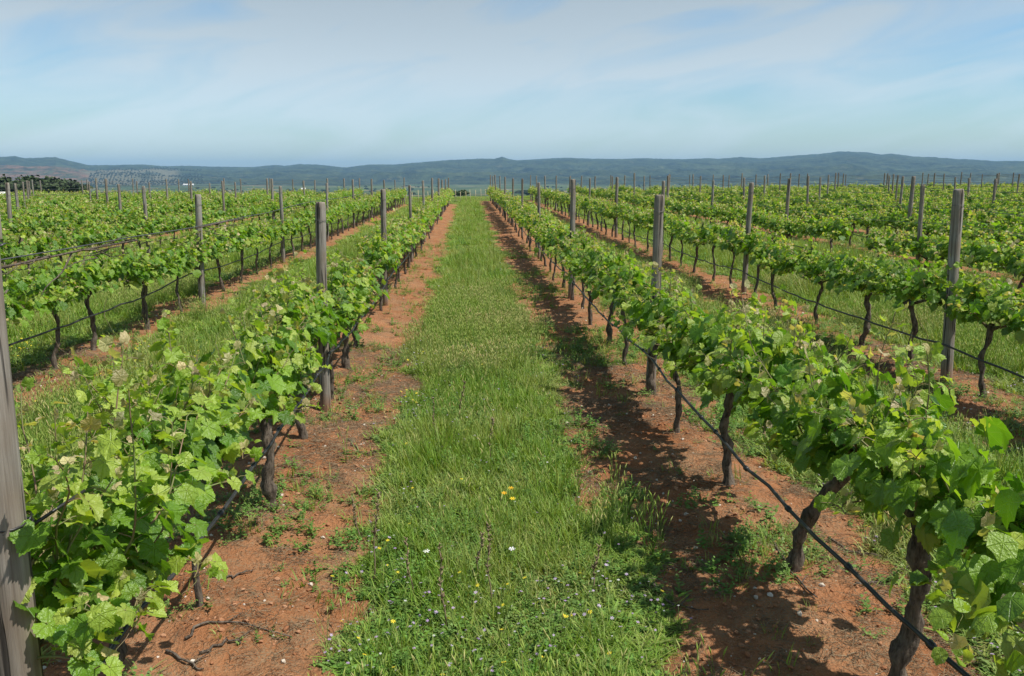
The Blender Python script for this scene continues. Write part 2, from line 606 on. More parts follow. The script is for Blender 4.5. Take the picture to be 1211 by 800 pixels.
# ------------------------------------------------------------------ hills
RX = np.array([-300, 0, 20, 32, 67, 82, 106, 124, 168, 198, 213, 248, 300, 325, 337, 354, 382, 409, 436, 468, 488, 530, 568, 585, 594, 600, 612, 657, 672, 699,
               724, 759, 786, 811, 836, 848, 875, 900, 926, 969, 992, 1023, 1039, 1054, 1080, 1105, 1131, 1157, 1177, 1211, 1500])
RY = np.array([191, 189, 188, 190, 188.6, 192, 196.8, 196.8, 195.8, 197.8, 197, 198, 198.4, 196, 197, 194.8, 196, 199, 195.5, 195.5, 193.5, 190.3, 188.6, 188.6, 186.2,
               188.4, 190.3, 187.8, 187.4, 188.6, 188.8, 188, 188.8, 189.3, 188.3, 189, 187, 188.7, 186.7, 184.1, 181.6, 182.8, 185.4, 184.6, 187.5, 188.5,
               190.5, 191.6, 193, 193, 190])
# ridge height of the range (metres above the eye) against compass direction, for a range 6.5 km away
azs = np.arctan((RX - 605.5) / FPX * cos(PITCH)) + YAW
elev = (205 - RY) / FPX * cos(PITCH) * 6500
na, nr = 1300, 150
A = np.linspace(azs[0], azs[-1], na)
Rg = np.concatenate([np.linspace(3000, 6500, 115), np.linspace(6550, 8600, nr - 115)])
AA, RR = np.meshgrid(A, Rg)
HX, HY = RR * np.sin(AA), RR * np.cos(AA)
ridge = np.interp(AA, azs, elev) + CAM_H
s = np.clip((RR - 3000) / 3500, 0, 1)
wob = (fbm(HX / 900, HY / 900, 77, 3) - 0.5)
s2 = np.clip(s + 0.20 * wob * np.sin(pi * s), 0, 1)
prof = s2 ** 1.5 * (2 - s2 ** 1.5) ** 0.6
HZ = -42 + (ridge + 42) * prof
spur = 1 - np.abs(2 * fbm(HX / 620, HY / 620, 55, 4) - 1)
HZ = HZ + 115 * (spur - 0.75) * np.sin(pi * np.clip(s, 0, 1)) ** 0.8 * np.clip(1.2 - s, 0, 1)
HZ = HZ + (9 * (fbm(HX / 22, HY / 22, 60, 3) - 0.5) + 2.5 * (fbm(HX / 9, HY / 9, 61, 2) - 0.5)) * sst(0.05, 0.2, s)
HZ = np.where(RR > 6500, HZ - (RR - 6500) / 2100 * (HZ + 60), HZ)
ii = np.arange(nr - 1)[:, None] * na + np.arange(na - 1)[None, :]
q = np.stack([ii, ii + 1, ii + na + 1, ii + na], -1).reshape(-1, 4)


def az_of(px):
    return math.atan((px - 605.5) / FPX * cos(PITCH)) + YAW


def hill_patch(p0, p1, s0, s1):
    u = (AA - az_of(p0)) / (az_of(p1) - az_of(p0))
    v = (s - s0) / (s1 - s0)
    wv = 0.12 * (fbm(HX / 150, HY / 150, 88, 3) - 0.5) * 2
    return sst(-0.06, 0.06, 0.5 - np.abs(u - 0.5) + wv) * sst(-0.06, 0.06, 0.5 - np.abs(v - 0.5) + wv)


redm = np.clip(hill_patch(-30, 112, 0.10, 0.50) * 0.9 + hill_patch(60, 150, 0.15, 0.62) * 0.6, 0, 1)
palem = np.clip(hill_patch(108, 212, 0.12, 0.52), 0, 1)
hcol = np.stack([redm, palem, np.zeros_like(redm)], -1).reshape(-1, 3)
hills = link('hills', to_mesh('hills', MD(np.stack([HX, HY, HZ], -1).reshape(-1, 3), q, [4] * len(q), col=hcol), [M_HILL]))
tag(hills, 'long low range of wooded hills along the horizon', None, None, 'structure')


def hill_z(a, r):
    i = np.clip(np.searchsorted(Rg, r), 1, nr - 1)
    j = np.clip(np.searchsorted(A, a), 1, na - 1)
    return HZ[i, j]


def hill_s(a, r):
    return (r - 3000) / 3500


# ------------------------------------------------------------------ leaves
def leaf_template(lod):
    if lod == 0:
        half = [(0, 1.02), (6, .88), (11, .93), (17, .80), (23, .82), (30, .72), (36, .80), (41, .78), (47, .89), (54, .95), (59, .82), (66, .86), (72, .76), (80, .78), (86, .72), (93, .80), (99, .74),
                (106, .82), (114, .72), (122, .76), (131, .66), (140, .69), (150, .58), (162, .54), (174, .26)]
    elif lod == 1:
        half = [(0, 1.0), (30, .77), (54, .92), (82, .76), (110, .80), (150, .58)]
    else:
        half = [(0, 1.0), (55, .90), (115, .76)]
    ring = [(a, r) for a, r in half] + [(360 - a, r) for a, r in half[:0:-1]]
    a = np.radians([x[0] for x in ring]); r = np.array([x[1] for x in ring])
    P = np.stack([np.sin(a) * r, np.cos(a) * r], 1)
    n = len(P)
    if lod == 0:
        xy = np.concatenate([[[0, 0.0]], P * 0.55, P])
        f = []
        for k in range(n):
            k2 = (k + 1) % n
            f.append([0, 1 + k2, 1 + k]); f.append([1 + k, 1 + k2, 1 + n + k2]); f.append([1 + k, 1 + n + k2, 1 + n + k])
    else:
        xy = np.concatenate([[[0, 0.0]], P])
        f = [[0, 1 + (k + 1) % n, 1 + k] for k in range(n)]
    rr = np.linalg.norm(xy, axis=1)
    an = np.arctan2(xy[:, 0], xy[:, 1])
    # the template lies in xy with the tip at +y; three curl shapes are mixed leaf by leaf
    zcup = 0.30 * rr ** 2
    zdroop = -0.38 * np.clip(xy[:, 1], 0, 2) ** 2 - 0.12 * xy[:, 0] ** 2
    zfold = 0.42 * np.abs(xy[:, 0]) - 0.1
    zwave = 0.13 * rr ** 2 * np.sin(an * 5 + 0.7) + 0.05 * rr ** 2 * np.sin(an * 11)
    return xy, np.array([zcup, zdroop, zfold, zwave]), np.array(f)


LEAFT = {k: leaf_template(k) for k in (0, 1, 2)}


def leaves_md(P, Tip, Nrm, S, C, lod, r):
    xy, zs, f = LEAFT[lod]
    n = len(P)
    Tip = Tip / (np.linalg.norm(Tip, axis=1)[:, None] + 1e-9)
    Nrm = Nrm - Tip * (Nrm * Tip).sum(1)[:, None]
    Nrm /= np.linalg.norm(Nrm, axis=1)[:, None] + 1e-9
    X = np.cross(Tip, Nrm)
    wts = np.stack([r.normal(0, 0.7, n), r.uniform(0.3, 1.4, n), r.uniform(-0.1, 1.0, n), r.normal(0.3, 1.0, n)], 1)
    z = wts @ zs                                            # n x verts
    wx = r.uniform(0.88, 1.12, n)[:, None]
    V = (X[:, None, :] * (xy[None, :, 0] * wx)[:, :, None] + Tip[:, None, :] * xy[None, :, 1, None] + Nrm[:, None, :] * z[:, :, None])
    V = V * S[:, None, None] + P[:, None, :]
    m = xy.shape[0]
    F = (f[None] + (np.arange(n) * m)[:, None, None]).reshape(-1)
    col = np.repeat(C, m, 0)
    uv = np.tile(xy, (n, 1))
    return MD(V.reshape(-1, 3), F, np.full(n * len(f), 3), col=col, uv=uv)


MATURE = np.array([0.076, 0.180, 0.014])
MID = np.array([0.185, 0.320, 0.026])
YOUNG = np.array([0.35, 0.43, 0.080])
BRONZE = np.array([0.46, 0.40, 0.21])


def vine_parts(seed, lod, tall=1.0, wide=1.0, nshoot=17, straggle=0.5):
    """foliage and shoots of one vine; the cordon runs along y at z ~ 0.60"""
    r = RNG(seed)
    P, T, Nn, S, C = [], [], [], [], []
    canes = []

    def leaf(p, tip, nrm, size, age):
        P.append(p); T.append(tip); Nn.append(nrm); S.append(size)
        if age > 0.90 and size < .034 and r.random() < (0.55, 0.75, 0.8)[lod]:
            c = BRONZE * r.uniform(0.75, 1.2)
            c = c * np.array([1, r.uniform(.88, 1.08), r.uniform(.8, 1.2)])
        elif age > 0.50:
            c = MID + (YOUNG - MID) * r.random()
        else:
            c = MATURE + (MID - MATURE) * r.random() ** 1.4
            if r.random() < 0.08:
                c = YOUNG * 0.85
        C.append(c * r.uniform(0.82, 1.18))

    for k in range(nshoot):
        y0 = -0.55 + 1.10 * (k + r.uniform(0.1, 0.9)) / nshoot
        side = r.choice([-1, 1])
        droop = r.random() < 0.20
        tilt = abs(r.normal(0, 0.34)) + (0.8 if droop else 0.05)
        tilt = min(tilt, 1.5)
        d = np.array([side * sin(tilt) * wide, r.normal(0, 0.30), cos(tilt)])
        d /= np.linalg.norm(d)
        Ln = r.uniform(0.24, 0.46) * tall * (0.75 if droop else 1.0)
        if r.random() < 0.05 * straggle * 2:
            Ln *= 1.35
        p = np.array([r.normal(0, 0.02), y0, 0.60 + r.normal(0, 0.02)])
        pts = [p.copy()]
        step = 0.047
        ns = max(4, int(Ln / step))
        for i in range(ns):
            age = i / ns
            d = d + np.array([0, 0, -0.035 - 0.05 * abs(d[0])]) + r.normal(0, 0.07, 3)
            if abs(p[0]) > 0.17 * wide:
                d[0] *= 0.45
            if p[2] < 0.60:
                d[2] = abs(d[2]) * .5
            d /= np.linalg.norm(d)
            p = p + d * step
            pts.append(p.copy())
            a = r.uniform(0, 2 * pi) if lod else (i * 2.6 + r.uniform(-.6, .6))
            o = np.array([cos(a) * 1.25, sin(a) * 0.8, 0.12 + 0.3 * r.random()])
            if p[0] * o[0] < 0 and r.random() < 0.55:
                o[0] *= -1
            pet = r.uniform(0.045, 0.10) * (1 - 0.5 * age)
            base = p + o * pet
            size = (0.064 * (1 - 0.66 * age ** 1.4)) * r.uniform(0.62, 1.20)
            tip = o * 0.9 + np.array([0, 0, -0.60 - 0.35 * r.random()]) + r.normal(0, 0.28, 3)
            nrm = np.array([o[0] * 0.7, o[1] * 0.6, 0.85]) + r.normal(0, 0.30, 3)
            if age > 0.8:
                tip = o * 0.6 + np.array([0, 0, 0.6]) + r.normal(0, .3, 3)
            leaf(base, tip, nrm, size, age * (1.12 if Ln > .3 else .9))
            if lod == 0:
                canes.append(tube([p, p + (base - p) * 0.5 + [0, 0, .008], base], [0.0016, 0.0013, 0.0012], 3, cap=False))
            if r.random() < 0.40 and age < 0.7:                    # a second leaf from a side shoot
                a2 = r.uniform(0, 2 * pi)
                o2 = np.array([cos(a2) * 1.1, sin(a2), r.uniform(-.5, .5)])
                leaf(p + o2 * r.uniform(.05, .10), o2 + np.array([0, 0, -.8]) + r.normal(0, .3, 3), np.array([o2[0], o2[1] * .6, .8]) + r.normal(0, .3, 3),
                     0.052 * r.uniform(.6, 1.2), age)
            if age > 0.55:                                          # small pale leaves crowd the growing tip
                for _ in range(2 + (lod > 0)):
                    o3 = r.normal(0, 1, 3); o3[2] = abs(o3[2])
                    leaf(p + o3 * .022, o3, r.normal(0, 1, 3) + [0, 0, 1.2], r.uniform(.015, .028), .95 if r.random() < .65 else .6)
        if lod == 0 or (lod == 1 and k % 2 == 0):
            canes.append(tube(pts, np.linspace(0.0042, 0.0016, len(pts)), 5 if lod == 0 else 3, cap=False))
        if lod == 0 and r.random() < 0.35:                          # a curling tendril at the tip
            q_ = [p + d * 0.03 * j + np.array([0.012 * sin(j * 1.3), 0.012 * cos(j * 1.3), 0.0]) for j in range(6)]
            canes.append(tube(q_, np.linspace(0.0013, 0.0006, 6), 3, cap=False))
    # low hanging leaves under and around the cordon
    for k in range(95):
        x = r.normal(0, 0.12) * wide
        p = np.array([x, r.uniform(-.55, .55), r.uniform(0.58, 0.88)])
        o = np.array([np.sign(x) * 1.0, r.normal(0, .6), 0.1])
        leaf(p, o * .7 + np.array([0, 0, -.9]) + r.normal(0, .2, 3), np.array([o[0] * .9, o[1] * .5, .6]) + r.normal(0, .25, 3), 0.066 * r.uniform(.7, 1.15), 0.2)
    P = np.array(P); T = np.array(T); Nn = np.array(Nn); S = np.array(S); C = np.array(C)
    if lod == 2:
        S = S * 1.06
    fol = leaves_md(P, T, Nn, S, C, lod, r)
    cane = merge(canes) if canes else None
    return fol, cane


def trunk_md(seed, lod, lean=None, rad=None, top=None, straight=False):
    r = RNG(seed + 900)
    n = 20 if lod == 0 else 8
    sides = 12 if lod == 0 else 7
    rad = rad or r.uniform(0.019, 0.031)
    lean = r.normal(0, 0.05, 2) * [1, 1.6] if lean is None else np.array(lean)
    ph = r.uniform(0, 6.3, 4)
    t = np.linspace(0, 1, n)
    wv = 0.2 if straight else 1.0
    z = -0.04 + 0.62 * t
    x = lean[0] * t ** 1.2 + wv * (0.030 * np.sin(t * 7 + ph[0]) * t + 0.007 * np.sin(t * 19 + ph[2]))
    y = lean[1] * t ** 1.3 + wv * 0.042 * np.sin(t * 5.5 + ph[1]) * t
    kn = 1 + (0.10 if straight else 0.34) * np.sin(t * 25 + ph[2]) * np.sin(t * 9 + ph[3]) + 0.35 * np.exp(-t * 12) + (0 if straight else 0.30 * np.exp(-((t - 0.93) / 0.09) ** 2))
    m = tube(np.stack([x, y, z], 1), rad * kn * (1 - 0.22 * t), sides, 0.22 if lod == 0 else 0.12, seed)
    head = np.array([x[-1], y[-1], z[-1]])
    return m, head, rad


def arm_md(seed, lod, head, rad, sgn, reach=0.54):
    r = RNG(seed + 1700 + (1 if sgn > 0 else 0))
    n = 12 if lod == 0 else 5
    t = np.linspace(0, 1, n)
    y = head[1] + (sgn * reach - head[1]) * t
    x = head[0] * (1 - t) + 0.012 * np.sin(t * 8 + r.uniform(0, 6)) * t
    z = head[2] - 0.05 + (0.07 + r.uniform(-.02, .02)) * np.minimum(t * 2.2, 1) + 0.012 * np.sin(t * 9 + r.uniform(0, 6)) * t
    rr = rad * (0.62 - 0.34 * t) * (1 + 0.2 * np.sin(t * 25 + r.uniform(0, 6)))
    return tube(np.stack([x, y, z], 1), rr, 8 if lod == 0 else 5, 0.15, seed)


VAR = {0: [], 1: [], 2: []}
for lod, cnt in ((0, 12), (1, 9), (2, 7)):
    for k in range(cnt):
        sd_ = 100 * lod + k
        fol, cane = vine_parts(sd_, lod, nshoot=(27, 25, 23)[lod])
        tm, head, rad = trunk_md(sd_, lod)
        if lod == 0:
            arms = [arm_md(sd_, lod, head, rad, s_) for s_ in (-1, 1)]
        else:
            tm = merge([tm] + [arm_md(sd_, lod, head, rad, s_) for s_ in (-1, 1)])
            arms = []
        VAR[lod].append(dict(
            fol=to_mesh('foliage', fol, [M_LEAF]), cane=to_mesh('shoots', cane, [M_SHOOT]) if cane is not None else None,
            trunk=to_mesh('trunk', tm, [M_BARK]), arms=[to_mesh('cordon_arm', a, [M_BARK]) for a in arms],
            raw=merge([fol] + [m_.slot(1) for m_ in [tm] + arms] + ([cane.slot(2)] if cane is not None else []))))

ORD = ['first', 'second', 'third', 'fourth', 'fifth', 'sixth', 'seventh', 'eighth', 'ninth', 'tenth', 'eleventh', 'twelfth', 'thirteenth', 'fourteenth',
       'fifteenth', 'sixteenth', 'seventeenth', 'eighteenth', 'nineteenth', 'twentieth']


def row_name(k):
    """k >= 0: rows to the right of the aisle, k < 0: rows to its left"""
    return '%s row %s of the grass aisle' % (ORD[k if k >= 0 else -k - 1], 'right' if k >= 0 else 'left')


def row_x(k):
    return ROW0 + k * PITCHX


ROWS = list(range(-15, 18))
# ------------------------------------------------------------------ posts
posts_of = {}
for k in ROWS:
    r = RNG(500 + k)
    y0 = 6.84 if k >= 0 else 6.45
    if k in (1, 2):
        y0 = 7.05
    end = FIELD_L if k < 0 else FIELD_R
    P_ = []
    y = y0 - POST_STEP * (2 if k != -1 else 0)
    if k == -1:
        P_.append(1.97)
    while y < end - 2:
        yy = y + (0 if abs(y - y0) < 0.1 else r.normal(0, 0.10))
        if yy > -1.5:
            P_.append(yy)
        y += POST_STEP - (0.12 if k == -1 else 0.0)
    if k == -2:
        P_ = [0.7, 6.1, 11.75] + [y_ for y_ in P_ if y_ > 14]
    P_.append(end + 0.15)
    posts_of[k] = P_

SPECIAL = {(-2, 11.75): dict(h=1.52, r=0.044, lean=(0.02, 0), x=-3.56),
           (-1, 1.97): dict(h=1.75, r=0.053, lean=(0.004, 0.0), x=-1.088),
           (-1, 6.45): dict(h=1.56, r=0.039, lean=(0.014, 0), x=-1.09),
           (0, 6.84): dict(h=1.585, r=0.040, lean=(0.020, 0.01)),
           (1, 7.05): dict(h=1.63, r=0.046, lean=(-0.03, 0)),
           }


def post_md(seed, h, rad, sides=14):
    r = RNG(seed)
    t = np.array([0, .03, .12, .25, .4, .55, .7, .85, .97, .992, 1.0])
    z = -0.08 + (h + 0.08) * t
    bx, by = r.normal(0, 0.006, 2)
    x = bx * np.sin(t * pi); y = by * np.sin(t * pi)
    rr = rad * (1.04 - 0.10 * t) * np.where(t > .985, np.where(t > .999, .80, .93), 1)
    return tube(np.stack([x, y, z], 1), rr, sides, 0.06, seed)


POSTV = [to_mesh('post', post_md(40 + i, 1.6, 0.043), [M_WOOD]) for i in range(6)]
TIE = merge([tube([(0.047 * cos(a), 0.047 * sin(a), 0.004 * sin(3 * a)) for a in np.linspace(0, 2 * pi, 17)], 0.0028, 5),
             tube([(0.045 * cos(a), 0.049 * sin(a), 0.009 + 0.003 * sin(2 * a)) for a in np.linspace(0, 2 * pi, 17)], 0.0022, 5),
             tube([(0.047, 0.0, 0.0), (0.075, 0.05, 0.012), (0.10, 0.12, 0.02)], 0.003, 5)])
TIE_ME = to_mesh('tie', TIE, [M_HOSE])
STAPLE_ME = to_mesh('wire_loop', tube([(0.046 * cos(a), 0.046 * sin(a), 0.002 * sin(5 * a)) for a in np.linspace(0, 2 * pi, 15)], 0.0018, 4), [M_WIRE])
n_post = 0
post_index = {}
for k in ROWS:
    vis = []
    for y in posts_of[k]:
        x = row_x(k)
        r = RNG(int(1000 + k * 97 + y * 31))
        h = 1.60 + r.normal(0, 0.045) + (0.03 if k >= 0 else -0.05)
        sp = SPECIAL.get((k, round(y, 2)), None)
        rad, lean = 0.038 * r.uniform(0.75, 1.15), (r.normal(0, 0.012), r.normal(0, 0.018))
        if sp:
            h, rad, lean = sp['h'], sp['r'], sp['lean']
            x = sp.get('x', x)
        z = float(ground_z(x, y))
        u, v, zc = project(x, y, z + h * 0.9)
        if zc < 0.5 or u < -260 or u > 1480:
            continue
        inside = -12 < u < 1223
        vis.append((y, inside))
        n_in = sum(1 for q_ in vis if q_[1])
        o = empty('vineyard_post', (x, y, z))
        o.rotation_euler = (-lean[1], lean[0], 0)
        pm = link('post_shaft', POSTV[r.integers(6)], o, rot=(0, 0, r.uniform(0, 6.28)), scl=(rad / .043, rad / .043, h / 1.6))
        if zc < 20:
            link('wire_loop', STAPLE_ME, o, (0, 0, h - 0.13), scl=(rad / .042,) * 3)
        if k == -1 and abs(y - 1.97) < 0.01:
            link('tie', TIE_ME, o, (0, 0, 0.965), scl=(1.22, 1.22, 1.6))
        if y > (FIELD_L if k < 0 else FIELD_R):
            where = 'end post where the vines stop, %s' % row_name(k)
        elif inside:
            where = '%s post counted away from the camera, %s' % (ORD[n_in - 1], row_name(k))
        else:
            where = 'post just outside the view, %s' % row_name(k)
        if k == -1 and abs(y - 1.97) < 0.01:
            tag(o, 'large grey wooden post with black tie at the left edge of the photo', 'post', 'wooden posts along the vine rows')
        else:
            tag(o, ('grey ' if zc < 14 else 'thin ') + where, 'post', 'wooden posts along the vine rows')
        n_post += 1
    post_index[k] = [y for y, ins in vis if ins]

# ------------------------------------------------------------------ vines
NEAR = {  # hand-set vines of the two rows beside the aisle: y, lean(x, y), trunk radius, x shift, height factor, straight
    0: [(1.70, (0, .05), .034, 0, 1.12, 0), (2.72, (0.03, -.04), .033, .03, 1.15, 0), (3.63, (.12, -.22), .030, -.02, 1.12, 0), (4.65, (-.02, .02), .028, -.01, 1.08, 0), (5.76, (-.03, .04), .022, -.03, 1.0, 0)],
    -1: [(0.78, (0, .05), .03, .02, 1.05, 0), (2.47, (0, .02), .026, .05, 1.42, 0), (3.42, (-.03, .0), .013, .0, 1.25, 1), (4.54, (-.02, -.04), .032, .05, 1.12, 0), (5.72, (-.01, .02), .026, 0, 1.05, 0)],
}
vines = []
for k in ROWS:
    r = RNG(300 + k)
    end = FIELD_L if k < 0 else FIELD_R
    y = -0.4 + r.uniform(0, 1.0)
    if k in NEAR:
        for t_ in NEAR[k]:
            vines.append(dict(k=k, y=t_[0], x=row_x(k) + t_[3], sp=t_))
        y = NEAR[k][-1][0] + 1.06
    while y < end - 0.3:
        vines.append(dict(k=k, y=y + r.normal(0, 0.06), x=row_x(k) + r.normal(0, 0.03), sp=None))
        y += 1.10
        if r.random() < 0.012 and y > 9:
            y += 1.1                                             # a gap where a vine has died
for v in vines:
    v['z'] = float(ground_z(v['x'], v['y']))
    u0, v0, zc = project(v['x'], v['y'], v['z'] + 0.7)
    v['zc'] = zc
    u1 = project(v['x'], v['y'] - .4, v['z'] + 0.8)[0]
    v['u'] = u0
    v['vis'] = zc > 0.4 and (-30 < u0 < 1241) and v0 < 840
vines = [v for v in vines if v['zc'] > 0.2 and -900 < v['u'] < 2100 and (v['vis'] or v['zc'] < 12 or -150 < v['u'] < 1361)]
order = sorted([v for v in vines if v['vis']], key=lambda v: v['zc'])
solo = order[:300]
rest = [v for v in vines if v not in solo]
print('VINES solo', len(solo), 'rest', len(rest), 'farthest solo', solo[-1]['zc'], 'posts', n_post)

by_row = {}
for v in solo:
    by_row.setdefault(v['k'], []).append(v)
for k, vs in by_row.items():
    vs.sort(key=lambda v: v['y'])
    P_ = post_index[k]
    for v in vs:
        before = [y for y in P_ if y <= v['y']]
        if before:
            j = len(before)
            n = sum(1 for q_ in vs if before[-1] < q_['y'] <= v['y'])
            v['where'] = '%s beyond %s visible post, %s' % (ORD[n - 1], ORD[j - 1], row_name(k))
        else:
            nxt = P_[0] if P_ else 1e9
            n = sum(1 for q_ in vs if v['y'] <= q_['y'] < nxt)
            v['where'] = '%s before nearest visible post, %s' % (ORD[n - 1], row_name(k))
VLAB = {(0, 2.72): 'leafy vine at bottom right corner with thick upright trunk behind the black hose',
        (0, 3.63): 'vine with long curved trunk leaning right, second from bottom right corner',
        (0, 4.65): 'vine with short forked gnarled trunk, between curved trunk and slim trunk right of aisle',
        (-1, 3.42): 'vine with thin straight grey stem on red soil at lower left',
        (-1, 4.54): 'vine with knobbly thick dark trunk on red soil left of aisle',
        (-1, 2.47): 'big leafy vine filling the lower left corner beside the large post'}
GV = 'grapevines trained in rows'
lod_n = {0: 0, 1: 0, 2: 0}
for v in solo:
    k = v['k']
    lod = 0 if v['zc'] < 10.5 else (1 if v['zc'] < 24 else 2)
    i = lod_n[lod]; lod_n[lod] += 1
    r = RNG(int(7000 + k * 131 + v['y'] * 17))
    V_ = VAR[lod][(i * 5 + r.integers(3)) % len(VAR[lod])]
    sp = v['sp']
    hs = r.uniform(0.93, 1.07) * (1.0 if lod else 1.02)
    root = empty('grapevine', (v['x'], v['y'], v['z']))
    fl = r.choice([-1, 1])
    if sp:
        sd_ = 4000 + i
        fol, cane = vine_parts(sd_, 0, tall=sp[4], wide=1.0 if k == 0 else 0.82, nshoot=28, straggle=1.0)
        tm, head, rad = trunk_md(sd_, 0, lean=sp[1], rad=sp[2], straight=bool(sp[5]))
        link('trunk', to_mesh('trunk', tm, [M_BARK]), root)
        for s_ in (-1, 1):
            link('cordon_arm', to_mesh('cordon_arm', arm_md(sd_, 0, head, rad, s_), [M_BARK]), root)
        link('foliage', to_mesh('foliage', fol, [M_LEAF]), root)
        link('shoots', to_mesh('shoots', cane, [M_SHOOT]), root)
        root.scale = (1, 1, (1.12 if v['y'] < 4.2 else 1.06 if v['y'] < 5 else 1.0) if k == 0 else 1.08)
    else:
        rz = 0 if r.random() < 0.5 else pi
        root.rotation_euler = (0, 0, rz)
        root.scale = (fl * r.uniform(.92, 1.08), r.uniform(.98, 1.06), hs)
        link('trunk', V_['trunk'], root)
        for a_ in V_['arms']:
            link('cordon_arm', a_, root)
        link('foliage', V_['fol'], root)
        if V_['cane']:
            link('shoots', V_['cane'], root)
    lab = VLAB.get((k, round(v['y'], 2)))
    if not lab:
        lab = ('leafy vine, ' if lod == 0 else 'green vine, ' if lod == 1 else 'small vine, ') + v['where']
    tag(root, lab, 'grapevine', GV)

# ------------------------------------------------------------------ geometry-node scatter for stuff
def scatter(name, label, meshes, pts, rot, scl, idx, kind='stuff'):
    hid = bpy.data.collections.new(name + '_kinds')
    for j, me in enumerate(meshes):
        o = bpy.data.objects.new('%s_%03d' % (name, j), me)
        hid.objects.link(o)
    me = bpy.data.meshes.new(name)
    me.vertices.add(len(pts))
    me.vertices.foreach_set('co', np.asarray(pts, np.float32).ravel())
    a = me.attributes.new('rot', 'FLOAT_VECTOR', 'POINT'); a.data.foreach_set('vector', np.asarray(rot, np.float32).ravel())
    a = me.attributes.new('scl', 'FLOAT_VECTOR', 'POINT'); a.data.foreach_set('vector', np.asarray(scl, np.float32).ravel())
    a = me.attributes.new('idx', 'INT', 'POINT'); a.data.foreach_set('value', np.asarray(idx, np.int32))
    me.update()
    o = link(name, me)
    ng = bpy.data.node_groups.new(name + '_scatter', 'GeometryNodeTree')
    ng.interface.new_socket('Geometry', in_out='INPUT', socket_type='NodeSocketGeometry')
    ng.interface.new_socket('Geometry', in_out='OUTPUT', socket_type='NodeSocketGeometry')
    gi = ng.nodes.new('NodeGroupInput'); go = ng.nodes.new('NodeGroupOutput')
    ip = ng.nodes.new('GeometryNodeInstanceOnPoints')
    ci = ng.nodes.new('GeometryNodeCollectionInfo')
    ci.inputs['Collection'].default_value = hid
    ci.inputs['Separate Children'].default_value = True
    ci.inputs['Reset Children'].default_value = True
    ip.inputs['Pick Instance'].default_value = True

    def na(nm, t):
        x = ng.nodes.new('GeometryNodeInputNamedAttribute'); x.data_type = t; x.inputs['Name'].default_value = nm
        return x.outputs['Attribute']
    ng.links.new(gi.outputs[0], ip.inputs['Points'])
    ng.links.new(ci.outputs[0], ip.inputs['Instance'])
    ng.links.new(na('idx', 'INT'), ip.inputs['Instance Index'])
    ng.links.new(na('rot', 'FLOAT_VECTOR'), ip.inputs['Rotation'])
    ng.links.new(na('scl', 'FLOAT_VECTOR'), ip.inputs['Scale'])
    ng.links.new(ip.outputs[0], go.inputs[0])
    md_ = o.modifiers.new('scatter', 'NODES'); md_.node_group = ng
    tag(o, label, None, None, kind)
    return o


# the vines past the three hundred nearest
lowm = [to_mesh('far_vine', V_['raw'], [M_LEAF, M_BARK, M_SHOOT]) for V_ in VAR[2]]
him = [to_mesh('side_vine', V_['raw'], [M_LEAF, M_BARK, M_SHOOT]) for V_ in VAR[1][:5]]
pts, rot, scl, idx = [], [], [], []
for v in rest:
    pts.append((v['x'], v['y'], v['z'])); rot.append((0, 0, rng.choice([0, pi])))
    scl.append((rng.uniform(.92, 1.08), rng.uniform(.98, 1.06), rng.uniform(.92, 1.08)))
    idx.append(rng.integers(len(lowm)) if v['zc'] > 14 else len(lowm) + rng.integers(len(him)))
scatter('distant_grapevines', 'mass of distant grapevine rows merging into yellow-green towards the hills', lowm + him, pts, rot, scl, idx)

# ------------------------------------------------------------------ wires and hoses
def sag_line(x, y0, y1, h, sag, posts, seed, step=0.35, jit=0.004, dx=0.0):
    r = RNG(seed)
    ys = np.arange(y0, y1, step)
    P_ = np.array(sorted(posts))
    out_ = []
    tz = terrain(np.full_like(ys, x), ys)
    for i, y in enumerate(ys):
        j = np.searchsorted(P_, y)
        a = P_[j - 1] if j > 0 else P_[0] - POST_STEP
        b = P_[j] if j < len(P_) else P_[-1] + POST_STEP
        t_ = (y - a) / (b - a)
        out_.append((x + dx + r.normal(0, jit), y, tz[i] + 0.02 + h - sag * 4 * t_ * (1 - t_) + r.normal(0, jit)))
    return out_


